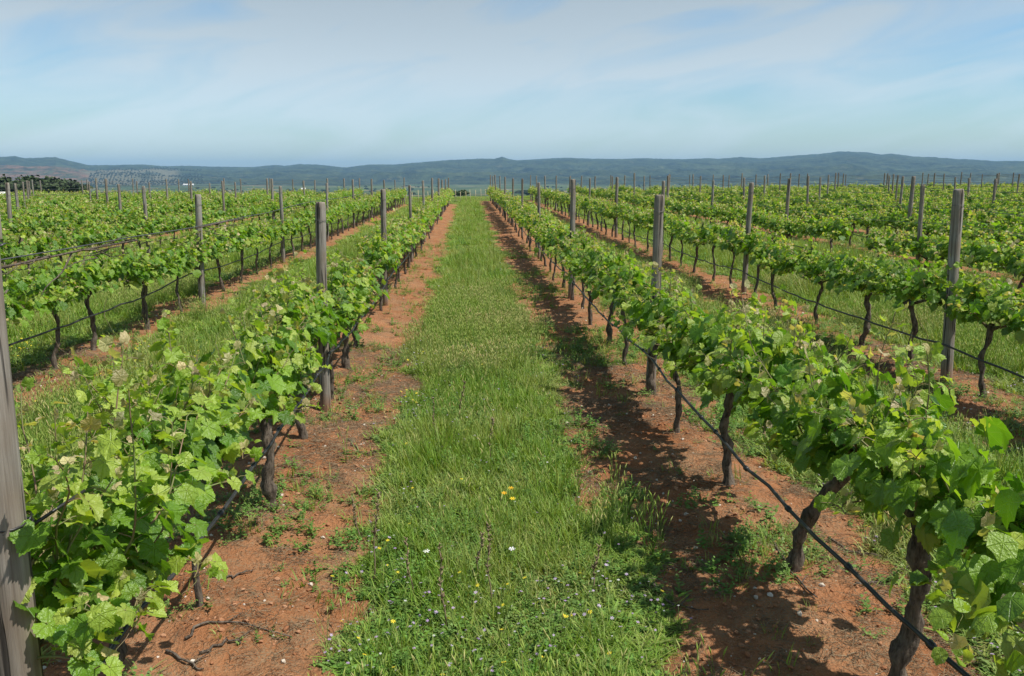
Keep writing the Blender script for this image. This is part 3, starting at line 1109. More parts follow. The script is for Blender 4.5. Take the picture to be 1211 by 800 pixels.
for k in ROWS:
    x = row_x(k)
    end = FIELD_L if k < 0 else FIELD_R
    ystart = max(-1.2, abs(x) * 1030 / 760 - 2)
    if ystart > end - 3:
        continue
    P_ = posts_of[k]
    if -6 <= k <= 6:
        hh = 0.36 if k >= 0 else 0.46
        pth = sag_line(x, ystart, end, hh, 0.06, P_, 60 + k, 0.3, 0.006, -0.055 if k >= 0 else 0.10 if k == -1 else 0.035)
        if k == 0:
            pth = [(p[0], p[1], p[2] + 0.07 * max(0, 1 - p[1] / 4)) for p in pth]
        o = link('irrigation_hose', to_mesh('hose', tube(pth, 0.0085 if abs(x) < 2 else 0.009, 8, 0), [M_HOSE]))
        tag(o, 'black drip hose strung low along the %s' % row_name(k), 'hose', 'drip hoses along the vine rows')
        if k in (0, -1):
            ys = np.array([p[1] for p in pth])
            dm = to_mesh('dripper', tube([(0, -0.018, 0), (0, -0.012, 0), (0, 0.012, 0), (0, 0.018, 0)], [0.009, 0.0135, 0.0135, 0.009], 10), [M_HOSE])
            for yy in np.arange(1.9, 9.5, 0.55):
                j = int(np.argmin(np.abs(ys - yy)))
                link('dripper', dm, o, pth[j])
    if k not in (0, -2):
        o = link('trellis_wire', to_mesh('wire', tube(sag_line(x, ystart, end, 1.49 if k != -1 else 1.58, 0.04 if k != -1 else 0.02, P_, 160 + k, 0.5, 0.002), 0.0018 if abs(k) < 3 else 0.003 if k < 3 else 0.0042, 4), [M_WIRE]))
        tag(o, 'thin trellis wire strung high between posts, %s' % row_name(k), 'wire', 'upper trellis wires')
    if 1 <= k <= 4:
        o = link('trellis_wire', to_mesh('wire', tube(sag_line(x, ystart, end, 1.36, 0.05, P_, 360 + k, 0.5, 0.002), 0.0018 if k < 3 else .0026, 4), [M_WIRE]))
        tag(o, 'second trellis wire just under the top, %s' % row_name(k), 'wire', 'second trellis wires')
    if -3 <= k <= 2:
        o = link('trellis_wire', to_mesh('wire', tube(sag_line(x, ystart, end, 0.615, 0.015, P_, 260 + k, 0.5, 0.002), 0.002, 4), [M_WIRE]))
        tag(o, 'low trellis wire carrying the vine arms, %s' % row_name(k), 'wire', 'lower trellis wires')

# dark dead canes left hanging in the upper wire of the first row left
r = RNG(12)
for y0, y1, n, lab in ((2.25, 2.95, 8, 'bunch of dark dead canes hanging on the wire beside the large post, upper left'), (3.8, 4.4, 4, 'smaller bunch of dead canes on the same wire, farther along')):
    tm_ = []
    for i in range(n):
        p = np.array([r.normal(0, .008), r.uniform(y0, y1) - y0, r.normal(0, 0.008)])
        dz0 = r.normal(-.05, .12); pts_ = [p.copy()]; sg_ = r.choice([-1, 1])
        for j in range(r.integers(4, 9)):
            p = p + np.array([r.normal(0, .012), sg_ * .05, dz0 * .03 + r.normal(0, .008)])
            pts_.append(p.copy())
        tm_.append(tube(pts_, np.linspace(.0022, .0009, len(pts_)), 4))
    tm_.append(tube([(0, -.1, 0), (0.004, (y1 - y0) * .5, .004), (0, y1 - y0 + .1, 0)], .003, 5))
    if y0 < 3:
        for q0 in (.30,):
            tm_.append(tube([(0.0, q0 - 0.035 * j, -0.017 * j + 0.01 * sin(j + q0 * 9)) for j in range(7)], np.linspace(.003, .001, 7), 5))
    o = link('dead_cane', to_mesh('dead_cane', merge(tm_), [M_BARK]), loc=(row_x(-1), y0, float(terrain(row_x(-1), y0)) + 1.575))
    tag(o, lab, 'dead cane', 'dead canes hanging on the upper wire')

# ------------------------------------------------------------------ grass and small plants
def tuft(seed, n, h, spread, wd, bend=0.6, broad=False):
    r = RNG(seed)
    V, F, C = [], [], []
    for b in range(n):
        a = r.uniform(0, 2 * pi); rad = spread * math.sqrt(r.random())
        p = np.array([rad * cos(a), rad * sin(a), -0.01])
        a2 = a + r.normal(0, 0.8)
        d = np.array([cos(a2), sin(a2), 0]); sd_ = np.array([-sin(a2), cos(a2), 0])
        hh = h * r.uniform(0.55, 1.2); bd = bend * r.uniform(.3, 1.3)
        seg = 3
        w0 = wd * r.uniform(.7, 1.3)
        c = np.array([1, 1, 1]) * r.uniform(.75, 1.25) * np.array([r.uniform(.9, 1.15), 1, r.uniform(.8, 1.1)])
        base = len(V)
        for i in range(seg + 1):
            t_ = i / seg
            q_ = p + d * hh * bd * t_ ** 1.8 + np.array([0, 0, hh * (t_ - 0.22 * bd * t_ ** 2)])
            ww = w0 * ((1 - t_) ** 0.7 if not broad else math.sin(pi * min(1, 0.12 + t_ * 0.86)) * 1.0)
            if i == seg:
                V.append(q_); C.append(c)
            else:
                V.append(q_ - sd_ * ww); V.append(q_ + sd_ * ww); C.append(c); C.append(c)
        for i in range(seg - 1):
            F.append([base + 2 * i, base + 2 * i + 1, base + 2 * i + 3, base + 2 * i + 2])
        F.append([base + 2 * seg - 2, base + 2 * seg - 1, base + 2 * seg])
    return MD(V, [i for f in F for i in f], [len(f) for f in F], col=C)


def leafy_weed(seed, n, h, size, spread=0.03):
    """low plant with several stems carrying small oval leaves"""
    r = RNG(seed)
    V, F, C = [], [], []
    for s_ in range(n):
        a = r.uniform(0, 2 * pi); tilt = r.uniform(.15, 1.1)
        d = np.array([cos(a) * sin(tilt), sin(a) * sin(tilt), cos(tilt)])
        p0 = np.array([cos(a), sin(a), 0]) * spread * r.random()
        ln = h * r.uniform(.5, 1.1)
        for i in range(6):
            t_ = (i + 1) / 6
            p = p0 + d * ln * t_ + np.array([0, 0, -0.25 * ln * t_ * t_ * sin(tilt)])
            b = r.uniform(0, 2 * pi)
            e = np.array([cos(b), sin(b), r.uniform(-.3, .7)]); e /= np.linalg.norm(e)
            n_ = np.cross(e, [0, 0, 1.0]); n_ /= np.linalg.norm(n_) + 1e-9
            sz = size * r.uniform(.6, 1.2) * (1.1 - .5 * t_)
            k = len(V)
            V += [p, p + e * sz * .5 + n_ * sz * .3, p + e * sz + np.array([0, 0, -.15 * sz]), p + e * sz * .5 - n_ * sz * .3]
            c = np.array([1, 1, 1]) * r.uniform(.7, 1.3)
            C += [c] * 4
            F.append([k, k + 1, k + 2, k + 3])
    return MD(V, [i for f in F for i in f], [4] * len(F), col=C)


def area_points(density, y0, y1, margin=60, seed=0, cond=None):
    """random ground points of the visible wedge between two distances"""
    r = RNG(seed)
    xl = -(553 + margin) / FPX * (y1 + 1); xr = (658 + margin) / FPX * (y1 + 1)
    n = int((xr - xl) * (y1 - y0) * density)
    x = r.uniform(xl, xr, n); y = r.uniform(y0, y1, n)
    zc = y * 0.98 + 0.35
    u = 553 + 1030 * x / zc
    ok = (u > -margin) & (u < 1211 + margin)
    if cond is not None:
        ok &= cond(x, y, r)
    x, y = x[ok], y[ok]
    return x, y


mid = lambda x: np.abs(x - AISLE) < 1.0
tufts = [to_mesh('tuft', tuft(i, 13, h, .05, wd, bd, br), [M_GRASS], True) for i, (h, wd, bd, br) in enumerate(
    [(0.085, .0026, .7, 0), (0.07, .0032, .9, 0), (0.13, .0030, .5, 0), (0.065, .003, 1.0, 0), (0.17, .0030, .55, 0), (0.055, .0050, 1.0, 1), (0.06, .0042, .8, 1)])]
weeds = [to_mesh('weed', leafy_weed(50 + i, 7, h, s_), [M_WEED], True) for i, (h, s_) in enumerate([(0.07, .022), (0.09, .026), (0.06, .018), (0.11, .030)])]
X, Y, SC = [], [], []
gcond = lambda x, y, r: r.random(len(x)) < grass_mask(x, y) ** 1.5 * (0.75 + 0.5 * (fbm(x * 1.5, y * 1.5, 33, 2)))
for dens, a, b, s_ in ((1500, 1.6, 4.5, .95), (1000, 4.5, 7.5, 1.05), (520, 7.5, 12, 1.2), (230, 12, 20, 1.5), (95, 20, 36, 2.0), (42, 36, 76, 2.6)):
    x, y = area_points(dens, a, b, 60, int(a * 10), gcond)
    # the other aisles are seen over the vines: fewer blades there, but taller ones
    keep = mid(x) | (rng.random(len(x)) < 0.55)
    x, y = x[keep], y[keep]
    X.append(x); Y.append(y)
    SC.append(np.full(len(x), s_) * np.where(mid(x), 1.0, 1.30))
X = np.concatenate(X); Y = np.concatenate(Y); SC = np.concatenate(SC)
print('GRASS', len(X))
hf = 0.30 + 1.35 * fbm(X * 1.3, Y * 1.3, 71, 3)
hf = hf * np.where(Y > 20, .62, 1) * np.where(Y > 50, .6, 1)
d_edge = np.clip((0.75 - row_dist(X)) / 0.35, 0.35, 1)
n = len(X)
pts = np.stack([X, Y, ground_z(X, Y)], 1)
rot = np.stack([rng.normal(0, .12, n), rng.normal(0, .12, n), rng.uniform(0, 6.28, n)], 1)
sz = SC * rng.uniform(.7, 1.25, n) * np.where(Y > 57, .8, 1)
scl = np.stack([sz, sz, sz * hf * d_edge * np.where(mid(X), 1, 1.15)], 1)
pick = rng.random(n)
patchn = fbm(X * 1.7, Y * 1.7, 91, 2)
idx = np.where(pick < 0.20 + 0.4 * (patchn > .57), 5 + rng.integers(0, 6, n) , rng.integers(0, 5, n))
scatter('meadow_grass', 'green grass and low weeds filling the strips between rows', tufts + weeds, pts, rot, scl, idx)

def seed_grass(seed):
    r = np.random.default_rng(seed)
    ms = []
    for i in range(5):
        a = r.uniform(0, 6.28); h_ = r.uniform(.11, .27); b_ = r.uniform(.02, .07)
        p1 = np.array([cos(a) * b_ * .4, sin(a) * b_ * .4, h_ * .6]); p2 = np.array([cos(a) * b_, sin(a) * b_, h_])
        ms.append(tube([(0, 0, 0), p1, p2], [.0011, .0009, .0007], 3, col=(.8, .9, .8)))
        ms.append(tube([p2, p2 + [cos(a) * .006, sin(a) * .006, .018], p2 + [cos(a) * .016, sin(a) * .016, .038]], [.0012, .0032, .0006], 4, col=(1.9, 1.5, 2.2)))
    return merge(ms)


sg = [to_mesh('seed_grass', seed_grass(i), [M_GRASS]) for i in range(4)]
X, Y = area_points(300, 1.8, 14, 30, 211, lambda x, y, r: r.random(len(x)) < grass_mask(x, y) * (.08 + sst(.50, .66, fbm(x * .9, y * .9, 117, 2))))
n = len(X); sz = rng.uniform(.6, 1.1, n)
scatter('seeding_grass', 'taller thin grass stems with pale seed heads in the strips', sg, np.stack([X, Y, ground_z(X, Y)], 1),
        np.stack([rng.normal(0, .12, n), rng.normal(0, .12, n), rng.uniform(0, 6.28, n)], 1), np.stack([sz] * 3, 1), rng.integers(0, 4, n))

# sparse weeds on the bare soil under the vines
scond = lambda x, y, r: (r.random(len(x)) < (1 - grass_mask(x, y)) * (.05 + sst(0.46, 0.62, fbm(x * 1.6, y * 1.6, 15, 3))) * np.where(x > .8, 1.0, .5))
X, Y, SC = [], [], []
for dens, a, b, s_ in ((420, 1.6, 5, 1.0), (300, 5, 10, 1.1), (90, 10, 22, 1.4)):
    x, y = area_points(dens, a, b, 60, int(300 + a), scond)
    X.append(x); Y.append(y); SC.append(np.full(len(x), s_))
X = np.concatenate(X); Y = np.concatenate(Y); SC = np.concatenate(SC); n = len(X)
sz = SC * rng.uniform(.45, 1.2, n)
scatter('soil_weeds', 'patchy low weeds sprouting from the red soil under the vines', weeds + tufts[:2], np.stack([X, Y, ground_z(X, Y)], 1),
        np.stack([rng.normal(0, .15, n), rng.normal(0, .15, n), rng.uniform(0, 6.28, n)], 1), np.stack([sz] * 3, 1), rng.integers(0, 6, n))

# dry clippings and straw on the soil
dryt = [to_mesh('straw', MD(*(lambda m: (m.v, m.loops, m.sizes))(merge([tube(np.array([(0, 0, 0), (l_ * .5, b_, .006), (l_, -b_ * .3, .001)]) @ np.array(
    [[cos(a_), sin(a_), 0], [-sin(a_), cos(a_), 0], [0, 0, 1]]) + [ox, oy, .004], .0011, 3) for l_, b_, a_, ox, oy in
    RNG(i).uniform([.02, -.012, 0, -.04, -.04], [.09, .012, 6.28, .04, .04], (7, 5))]))), [M_DRY]) for i in range(4)]
lcond = lambda x, y, r: r.random(len(x)) < (1 - .85 * grass_mask(x, y)) * (.15 + .85 * sst(0.40, 0.6, fbm(x * 2.3, y * 2.3, 44, 3)))
X, Y = area_points(800, 1.6, 9, 40, 77, lcond)
n = len(X); sz = rng.uniform(.4, 1.1, n)
scatter('straw_litter', 'dry straw and clippings scattered over the red soil', dryt, np.stack([X, Y, ground_z(X, Y)], 1),
        np.stack([rng.normal(0, .1, n), rng.normal(0, .1, n), rng.uniform(0, 6.28, n)], 1), np.stack([sz] * 3, 1), rng.integers(0, 4, n))


def stone(seed, col):
    r = RNG(seed)
    t_ = (1 + 5 ** .5) / 2
    v = np.array([(-1, t_, 0), (1, t_, 0), (-1, -t_, 0), (1, -t_, 0), (0, -1, t_), (0, 1, t_), (0, -1, -t_), (0, 1, -t_), (t_, 0, -1), (t_, 0, 1), (-t_, 0, -1), (-t_, 0, 1)], float) / 1.9
    f = [(0, 11, 5), (0, 5, 1), (0, 1, 7), (0, 7, 10), (0, 10, 11), (1, 5, 9), (5, 11, 4), (11, 10, 2), (10, 7, 6), (7, 1, 8), (3, 9, 4), (3, 4, 2), (3, 2, 6), (3, 6, 8), (3, 8, 9), (4, 9, 5),
         (2, 4, 11), (6, 2, 10), (8, 6, 7), (9, 8, 1)]
    v = v * r.uniform(.75, 1.2, (12, 1)) * [1, .8, .6]
    return MD(v, np.array(f), [3] * 20, col=np.tile(col, (12, 1)))


SCOL = [(.55, .47, .38), (.42, .22, .12), (.34, .15, .07), (.60, .54, .46), (.30, .13, .06), (.36, .17, .085)]
stones = [to_mesh('stone', stone(i, c), [M_PEB], False) for i, c in enumerate(SCOL)]
pcond = lambda x, y, r: r.random(len(x)) < (1 - grass_mask(x, y)) * (0.25 + .75 * sst(0.4, 0.65, fbm(x * 2, y * 2, 52, 3)))
X, Y = area_points(1100, 1.6, 8, 30, 99, pcond)
X2, Y2 = area_points(150, 8, 16, 30, 98, pcond)
X = np.concatenate([X, X2]); Y = np.concatenate([Y, Y2])
n = len(X); sz = 0.0030 + 0.010 * rng.random(n) ** 5 * 1.3 + 0.002 * rng.random(n)
scatter('soil_pebbles', 'small pale stones and clods strewn over red soil', stones, np.stack([X, Y, ground_z(X, Y) + sz * .25], 1),
        rng.uniform(0, 6.28, (n, 3)) * [.1, .1, 1], np.stack([sz] * 3, 1), rng.choice([0, 1, 2, 3, 4, 5], n, p=[.07, .22, .27, .02, .23, .19]))


# small flowers of the sward
def blossom(col, cen, npet=6, rad=1.0):
    V, F, C = [(0, 0, .12)], [], [cen]
    for k in range(npet):
        a = 2 * pi * k / npet; w_ = pi / npet * .8
        b = len(V)
        V += [(.25 * cos(a - w_), .25 * sin(a - w_), .05), (rad * cos(a - w_ * .6), rad * sin(a - w_ * .6), .12), (1.08 * rad * cos(a), 1.08 * rad * sin(a), .08),
              (rad * cos(a + w_ * .6), rad * sin(a + w_ * .6), .12), (.25 * cos(a + w_), .25 * sin(a + w_), .05)]
        C += [col] * 5
        F.append([0, b, b + 4]); F.append([b, b + 1, b + 2, b + 3, b + 4])
    return MD(V, [i for f in F for i in f], [len(f) for f in F], col=C)


def flower_md(seed, col, cen, hgt, size):
    r = RNG(seed)
    b = blossom(col, cen)
    a = r.uniform(.1, .5); M = np.array(Matrix.Rotation(a, 3, 'X') @ Matrix.Rotation(r.uniform(0, 6), 3, 'Z'))
    head = b.moved(M * size, (0.01, 0.0, hgt))
    stem_ = tube([(0, 0, -.01), (.004, 0, hgt * .5), (.01, 0, hgt)], .0013, 3, col=(.10, .17, .04))
    return head, stem_


fl = []
for i, (c, ce, h_, s_) in enumerate([((.55, .42, .62), (.6, .5, .3), .07, .007), ((.75, .60, .04), (.6, .35, .02), .10, .008), ((.62, .62, .60), (.6, .5, .2), .09, .0055), ((.45, .30, .52), (.4, .3, .4), .06, .006)]):
    h1, s1 = flower_md(i, c, ce, h_, s_)
    fl.append(to_mesh('flower', merge([h1, s1]), [M_FLOWER]))
fcond = lambda x, y, r: r.random(len(x)) < grass_mask(x, y) * (0.12 + sst(.5, .7, fbm(x * 1.8, y * 1.8, 62, 2)))
X, Y = area_points(230, 1.8, 9, 30, 111, fcond)
X2, Y2 = area_points(12, 9, 20, 30, 112, fcond)
X = np.concatenate([X, X2]); Y = np.concatenate([Y, Y2]); n = len(X)
sz = rng.uniform(.6, 1.15, n) * (1 + .02 * Y)
yel = sst(-1.4, -2.0, X)
idx = np.where(rng.random(n) < .14 + .6 * yel, 1, rng.choice([0, 0, 3, 3, 3, 2], n))
scatter('meadow_flowers', 'tiny violet, yellow and white flowers dotted in the grass', fl, np.stack([X, Y, ground_z(X, Y)], 1),
        np.stack([rng.normal(0, .12, n), rng.normal(0, .12, n), rng.uniform(0, 6.28, n)], 1), np.stack([sz] * 3, 1), idx)


def at_ground(px, py):
    """the spot on the vineyard floor the photograph shows at a pixel"""
    xr = (px - 605.5) / FPX; yd = (py - 400) / FPX
    dz = -(yd * cos(PITCH) + sin(PITCH))
    yf = cos(PITCH) - yd * sin(PITCH)
    t_ = -CAM_H / dz
    x = t_ * (xr * cos(YAW) + yf * sin(YAW)); y = t_ * (-xr * sin(YAW) + yf * cos(YAW))
    return x, y


# the marked flowers of the aisle
for px, py, c, ce, lab in ((594, 600, (.80, .42, .02), (.6, .25, .01), 'orange wildflower in the middle of the aisle, left one of three'),
                           (602, 594, (.82, .46, .02), (.6, .25, .01), 'orange wildflower in the middle of the aisle, upper one of three'),
                           (604, 607, (.85, .60, .03), (.6, .3, .01), 'yellow wildflower in the middle of the aisle, lowest of three'),
                           (502, 672, (.80, .80, .76), (.7, .65, .4), 'white round wildflower standing in the grass left of aisle centre'),
                           (603, 670, (.80, .79, .80), (.7, .65, .4), 'white wildflower in the grass below the orange ones')):
    x, y = at_ground(px, py)
    h1, s1 = flower_md(int(px), c, ce, .085, .015)
    o = empty('wildflower', (x, y, float(ground_z(x, y))))
    link('blossom', to_mesh('blossom', h1, [M_FLOWER]), o); link('stem', to_mesh('stem', s1, [M_FLOWER]), o)
    tag(o, lab, 'wildflower', 'larger wildflowers in the aisle')

# dry upright weed stalks in the aisle
STK = [(441, 690, .42, 'tall dry brown stalk at the left grass edge near the bottom'), (488, 705, .26, 'short dry stalk between the two tallest brown stalks'),
       (527, 745, .38, 'dry stalk nearest the bottom centre of the aisle'), (580, 720, .36, 'dry stalk right of bottom centre in the grass'),
       (562, 690, .22, 'short dry stalk left of the white flower'), (515, 520, .30, 'dry stalk in the grass left of centre, beyond the orange flowers'),
       (541, 500, .32, 'dry stalk in mid aisle, tallest of the far group'), (578, 545, .30, 'dry stalk in mid aisle, right of the far group'),
       (425, 640, .20, 'small dry stalk on the left grass border'), (700, 700, .18, 'short dry stalk at the right grass border')]
for i, (px, py, h_, lab) in enumerate(STK):
    r = RNG(800 + i)
    x, y = at_ground(px, py)
    lx, ly = r.normal(0, .035, 2)
    t_ = np.linspace(0, 1, 8)
    pth = np.stack([lx * t_ + .006 * np.sin(t_ * 9), ly * t_, h_ * t_], 1)
    parts_ = [tube(pth, np.linspace(.0036, .0018, 8), 5)]
    o = empty('dry_stalk', (x, y, float(ground_z(x, y))))
    link('stem', to_mesh('stem', parts_[0], [M_DRY]), o)
    sc_ = []
    for j in range(26):
        q_ = pth[int(r.integers(3, 8))] + [0, 0, r.uniform(-.02, .02)]
        a = r.uniform(0, 6.28)
        sc_.append(tube([q_, q_ + np.array([cos(a) * .012, sin(a) * .012, .014])], [.0042, .0014], 4))
    link('seed_heads', to_mesh('seed_heads', merge(sc_), [M_DRY]), o)
    tag(o, lab, 'dry stalk', 'dry brown weed stalks in the aisle')

# fallen prunings
TW = [((222, 762), (262, 744), (345, 748), 'curved pruned twig lying on red soil at lower left'), ((238, 778), (275, 763), (284, 765), 'short twig just below the curved one, lower left'),
      ((200, 775), (225, 792), (236, 800), 'pruned twig at the bottom edge, lower left soil'), ((250, 690), (275, 688), (300, 679), 'thin twig beside the slim grey vine stem'),
      ((520, 395), (0, 0), (0, 0), None),
      ((905, 640), (945, 700), (965, 722), 'pruned twig beside the curved trunk, right row'), ((1010, 700), (1045, 690), (1075, 672), 'pruned twig on soil near bottom right trunk'),
      ((980, 640), (1010, 655), (1040, 662), 'twig lying behind the black hose, right row'), ((770, 700), (800, 722), (838, 730), 'twig on the bare soil right of the grass'),
      ((410, 520), (430, 535), (446, 530), 'small twig on the soil strip left of the grass')]
for i, (a, b, c, lab) in enumerate(TW):
    if not lab:
        continue
    r = RNG(60 + i)
    pa, pb, pc = [np.array(at_ground(*p_)) for p_ in (a, b, c)]
    t_ = np.linspace(0, 1, 12)[:, None]
    q_ = (1 - t_) ** 2 * pa + 2 * t_ * (1 - t_) * (2 * pb - (pa + pc) / 2) + t_ ** 2 * pc + r.normal(0, .006, (12, 2))
    z = ground_z(q_[:, 0], q_[:, 1]) + .010
    P3 = np.concatenate([q_, z[:, None]], 1)
    c0 = P3.mean(0)
    m = [tube(P3 - c0, np.linspace(.0062, .0026, 12), 6, .15, i)]
    j = 6
    m.append(tube([P3[j] - c0, P3[j] - c0 + np.array([.05, .06, .01])], [.0035, .0015], 5))
    o = link('fallen_twig', to_mesh('fallen_twig', merge(m), [M_BARK]), loc=c0)
    tag(o, lab, 'twig', 'pruned twigs lying on the soil')

# a few pale bigger stones by the left row
for i, (px, py, s_, lab) in enumerate([(330, 588, .022, 'pale stone beside the knobbly vine trunk, left row'), (356, 606, .016, 'small pale stone right of the knobbly trunk'),
                                       (300, 640, .015, 'small pale stone on soil between the two nearest left trunks'), (352, 588, .018, 'reddish clod near the grass edge, left row')]):
    x, y = at_ground(px, py)
    o = link('soil_stone', to_mesh('soil_stone', stone(70 + i, SCOL[i % 4] if i < 3 else SCOL[1]), [M_PEB], False), loc=(x, y, float(ground_z(x, y)) + s_ * .3), scl=(s_,) * 3)
    tag(o, lab, 'stone', 'loose stones by the left row')

# ------------------------------------------------------------------ young vines' stakes beyond the end of the aisle
r = RNG(5)
stk_me = [to_mesh('stake', tube([(0, 0, -.05), (.0, 0, .3), (r.normal(0, .01), 0, .68)], [.015, .015, .013], 6), [M_PALE]) for _ in range(3)]
xs = np.arange(-4.4, 2.2, .33)
seen = [x for x in xs]
for i, x in enumerate(xs):
    y = 55.0 + r.normal(0, .12) if x < 0.3 else 59.5 + r.normal(0, .12)
    h_ = r.uniform(.95, 1.30)
    o = link('vine_stake', stk_me[i % 3], loc=(x + r.normal(0, .03), y, float(ground_z(x, y))), rot=(r.normal(0, .04), r.normal(0, .05), 0), scl=(1, 1, h_))
    tag(o, 'pale short stake in the line closing the far end of the aisle', 'stake', 'pale stakes beyond the far end of the aisle')

# ------------------------------------------------------------------ trees of the plain
def tree_md(seed, rad=3.0, hgt=5.5, leafn=900, clumps=9, tint=(.045, .07, .025), lean=0.0):
    r = RNG(seed)
    limbs = []
    th = hgt * 0.34
    tr = tube([(0, 0, -.6), (.1, 0, th * .5), (.0, .1, th), (.1, 0, hgt * .62)], [.30, .22, .18, .08], 8, .08, seed)
    P, T, Nn, S, C = [], [], [], [], []
    for c in range(clumps):
        a = 2 * pi * c / clumps + r.uniform(-.4, .4)
        rr = rad * r.uniform(.25, .72) if c else 0
        cz = hgt * r.uniform(.48, .78) if c else hgt * .78
        cc = np.array([cos(a) * rr, sin(a) * rr, cz])
        cr = np.array([rad * r.uniform(.34, .52), rad * r.uniform(.34, .52), hgt * r.uniform(.16, .25)])
        limbs.append(tube([(0, 0, th * .8), (cc[0] * .5, cc[1] * .5, (th + cz) * .45), tuple(cc)], [.13, .08, .03], 5, .1, c))
        ct = r.uniform(.75, 1.3)
        for i in range(leafn // clumps):
            d = r.normal(0, 1, 3); d /= np.linalg.norm(d)
            q_ = cc + d * cr * r.uniform(.35, 1.12)
            P.append(q_); T.append(r.normal(0, 1, 3)); Nn.append(d + r.normal(0, .5, 3) + [0, 0, .4]); S.append(r.uniform(.22, .46) * rad / 3)
            C.append(np.array(tint) * ct * r.uniform(.7, 1.35))
    crown = leaves_md(np.array(P), np.array(T), np.array(Nn), np.array(S), np.array(C), 1, r)
    return crown, merge([tr] + limbs)


TREEV = {}
for nm, sd_, args in (('oak', 1, dict(rad=4.2, hgt=6.5, tint=(.040, .062, .022))), ('oak_b', 2, dict(rad=3.4, hgt=5.4, tint=(.034, .054, .022), clumps=11)),
                      ('olive', 3, dict(rad=2.6, hgt=4.2, tint=(.080, .095, .055), clumps=7)), ('tall', 4, dict(rad=2.6, hgt=8.0, tint=(.045, .075, .028), clumps=10)),
                      ('bush', 5, dict(rad=2.4, hgt=3.0, tint=(.075, .11, .04), clumps=8))):
    c_, t_ = tree_md(sd_, **args)
    TREEV[nm] = (to_mesh('crown', c_, [M_TREE]), to_mesh('trunk', t_, [M_TRUNK]))


def put_tree(kind, px, dist, s_, label, group='trees scattered on the plain before the hills', rz=0.0, wide=1.0):
    a = az_of(px)
    x, y = dist * sin(a), dist * cos(a)
    o = empty('oak_tree' if kind.startswith('oak') else 'olive_tree' if kind == 'olive' else 'bush' if kind == 'bush' else 'tree', (x, y, float(ground_z(x, y))), rz, (s_ * wide, s_ * wide, s_))
    link('crown', TREEV[kind][0], o); link('trunk', TREEV[kind][1], o)
    tag(o, label, 'bush' if kind == 'bush' else 'tree', group)
    return o


G1 = 'dark oaks beyond the vineyard at far left'
TR = [('oak', 2, 216, 0.90, 'dark round oak at far left edge beyond the vines', G1), ('oak_b', 24, 237, 0.99, 'dark low oak beside the white house at far left', G1),
      ('tall', 30, 216, 0.78, 'lighter tree in the far left clump, left of its middle', G1), ('oak', 41, 208, 0.84, 'broad oak in the middle of the far left clump', G1),
      ('oak_b', 52, 223, 1.06, 'dark oak right of middle in the far left clump', G1), ('oak', 62, 216, 0.81, 'dark oak near the right end of the far left clump', G1),
      ('oak_b', 72, 219, 0.96, 'dense dark oak, second from right in the far left clump', G1), ('oak', 83, 226, 0.78, 'last dark oak at the right end of the far left clump', G1),
      ('bush', 548, 190, .55, 'dark bush closing the view at the end of the aisle', None), ('bush', 537, 230, .6, 'lower bush left of the dark bush beyond the aisle end', None),
      ('oak', 699, 520, .72, 'low dark oak beyond the vines, left one of the centre right group', 'oaks beyond the vines right of centre'),
      ('oak_b', 710, 500, .95, 'broad dark oak, second of the centre right group', 'oaks beyond the vines right of centre'),
      ('oak', 728, 520, .80, 'dark oak right of middle in the centre right group', 'oaks beyond the vines right of centre'),
      ('oak_b', 741, 510, .80, 'last dark oak of the centre right group', 'oaks beyond the vines right of centre'),
      ('olive', 802, 470, .8, 'pale small tree beyond the vines between two dark groups', None), ('oak', 862, 520, .62, 'small dark oak beyond the brown post on the right', None),
      ('oak', 1009, 380, .78, 'lone round dark oak standing above the vines on the right', None), ('oak_b', 1086, 430, .72, 'dark oak beyond the vines, second from right', None),
      ('bush', 1097, 300, .80, 'low dark bush just beyond the vines on the right', None), ('oak_b', 1172, 520, .80, 'dark oak beyond the vines near the right edge', None),
      ('oak', 1203, 560, .75, 'dark oak beyond the vines at the right edge', None), ('olive', 386, 420, .6, 'small pale tree behind the vines left of centre', None)]
for i, (kd, px, dist, s_, lab, g_) in enumerate(TR):
    put_tree(kd, px, dist, s_, lab, g_ or 'trees scattered on the plain before the hills', rz=i * 1.7, wide=1.15)

# far-off tree belts on the plain: one mass
r = RNG(99)
pts, rot, scl, idx = [], [], [], []
tl = [TREEV[k_][0] for k_ in ('oak', 'oak_b', 'olive', 'bush')]
for j in range(1500):
    px = r.uniform(-120, 1330)
    dist = r.choice([900, 1300, 1750, 2200, 2900]) * (1 + .04 * r.normal()) * (1 + 0.12 * sin(px / 130))
    if dist < 600 or vnoise(np.array(px / 40), np.array(dist / 200.), 3) < .42:
        continue
    if 490 < px < 610 and dist < 2600:
        continue
    a = az_of(px); x, y = dist * sin(a), dist * cos(a)
    pts.append((x, y, float(ground_z(x, y)))); rot.append((0, 0, r.uniform(0, 6.28))); s_ = r.uniform(.6, 1.25); scl.append((s_ * 1.2, s_ * 1.2, s_)); idx.append(r.integers(4))
scatter('far_woodland', 'belts of distant trees on the plain below the hills', tl, pts, rot, scl, idx)

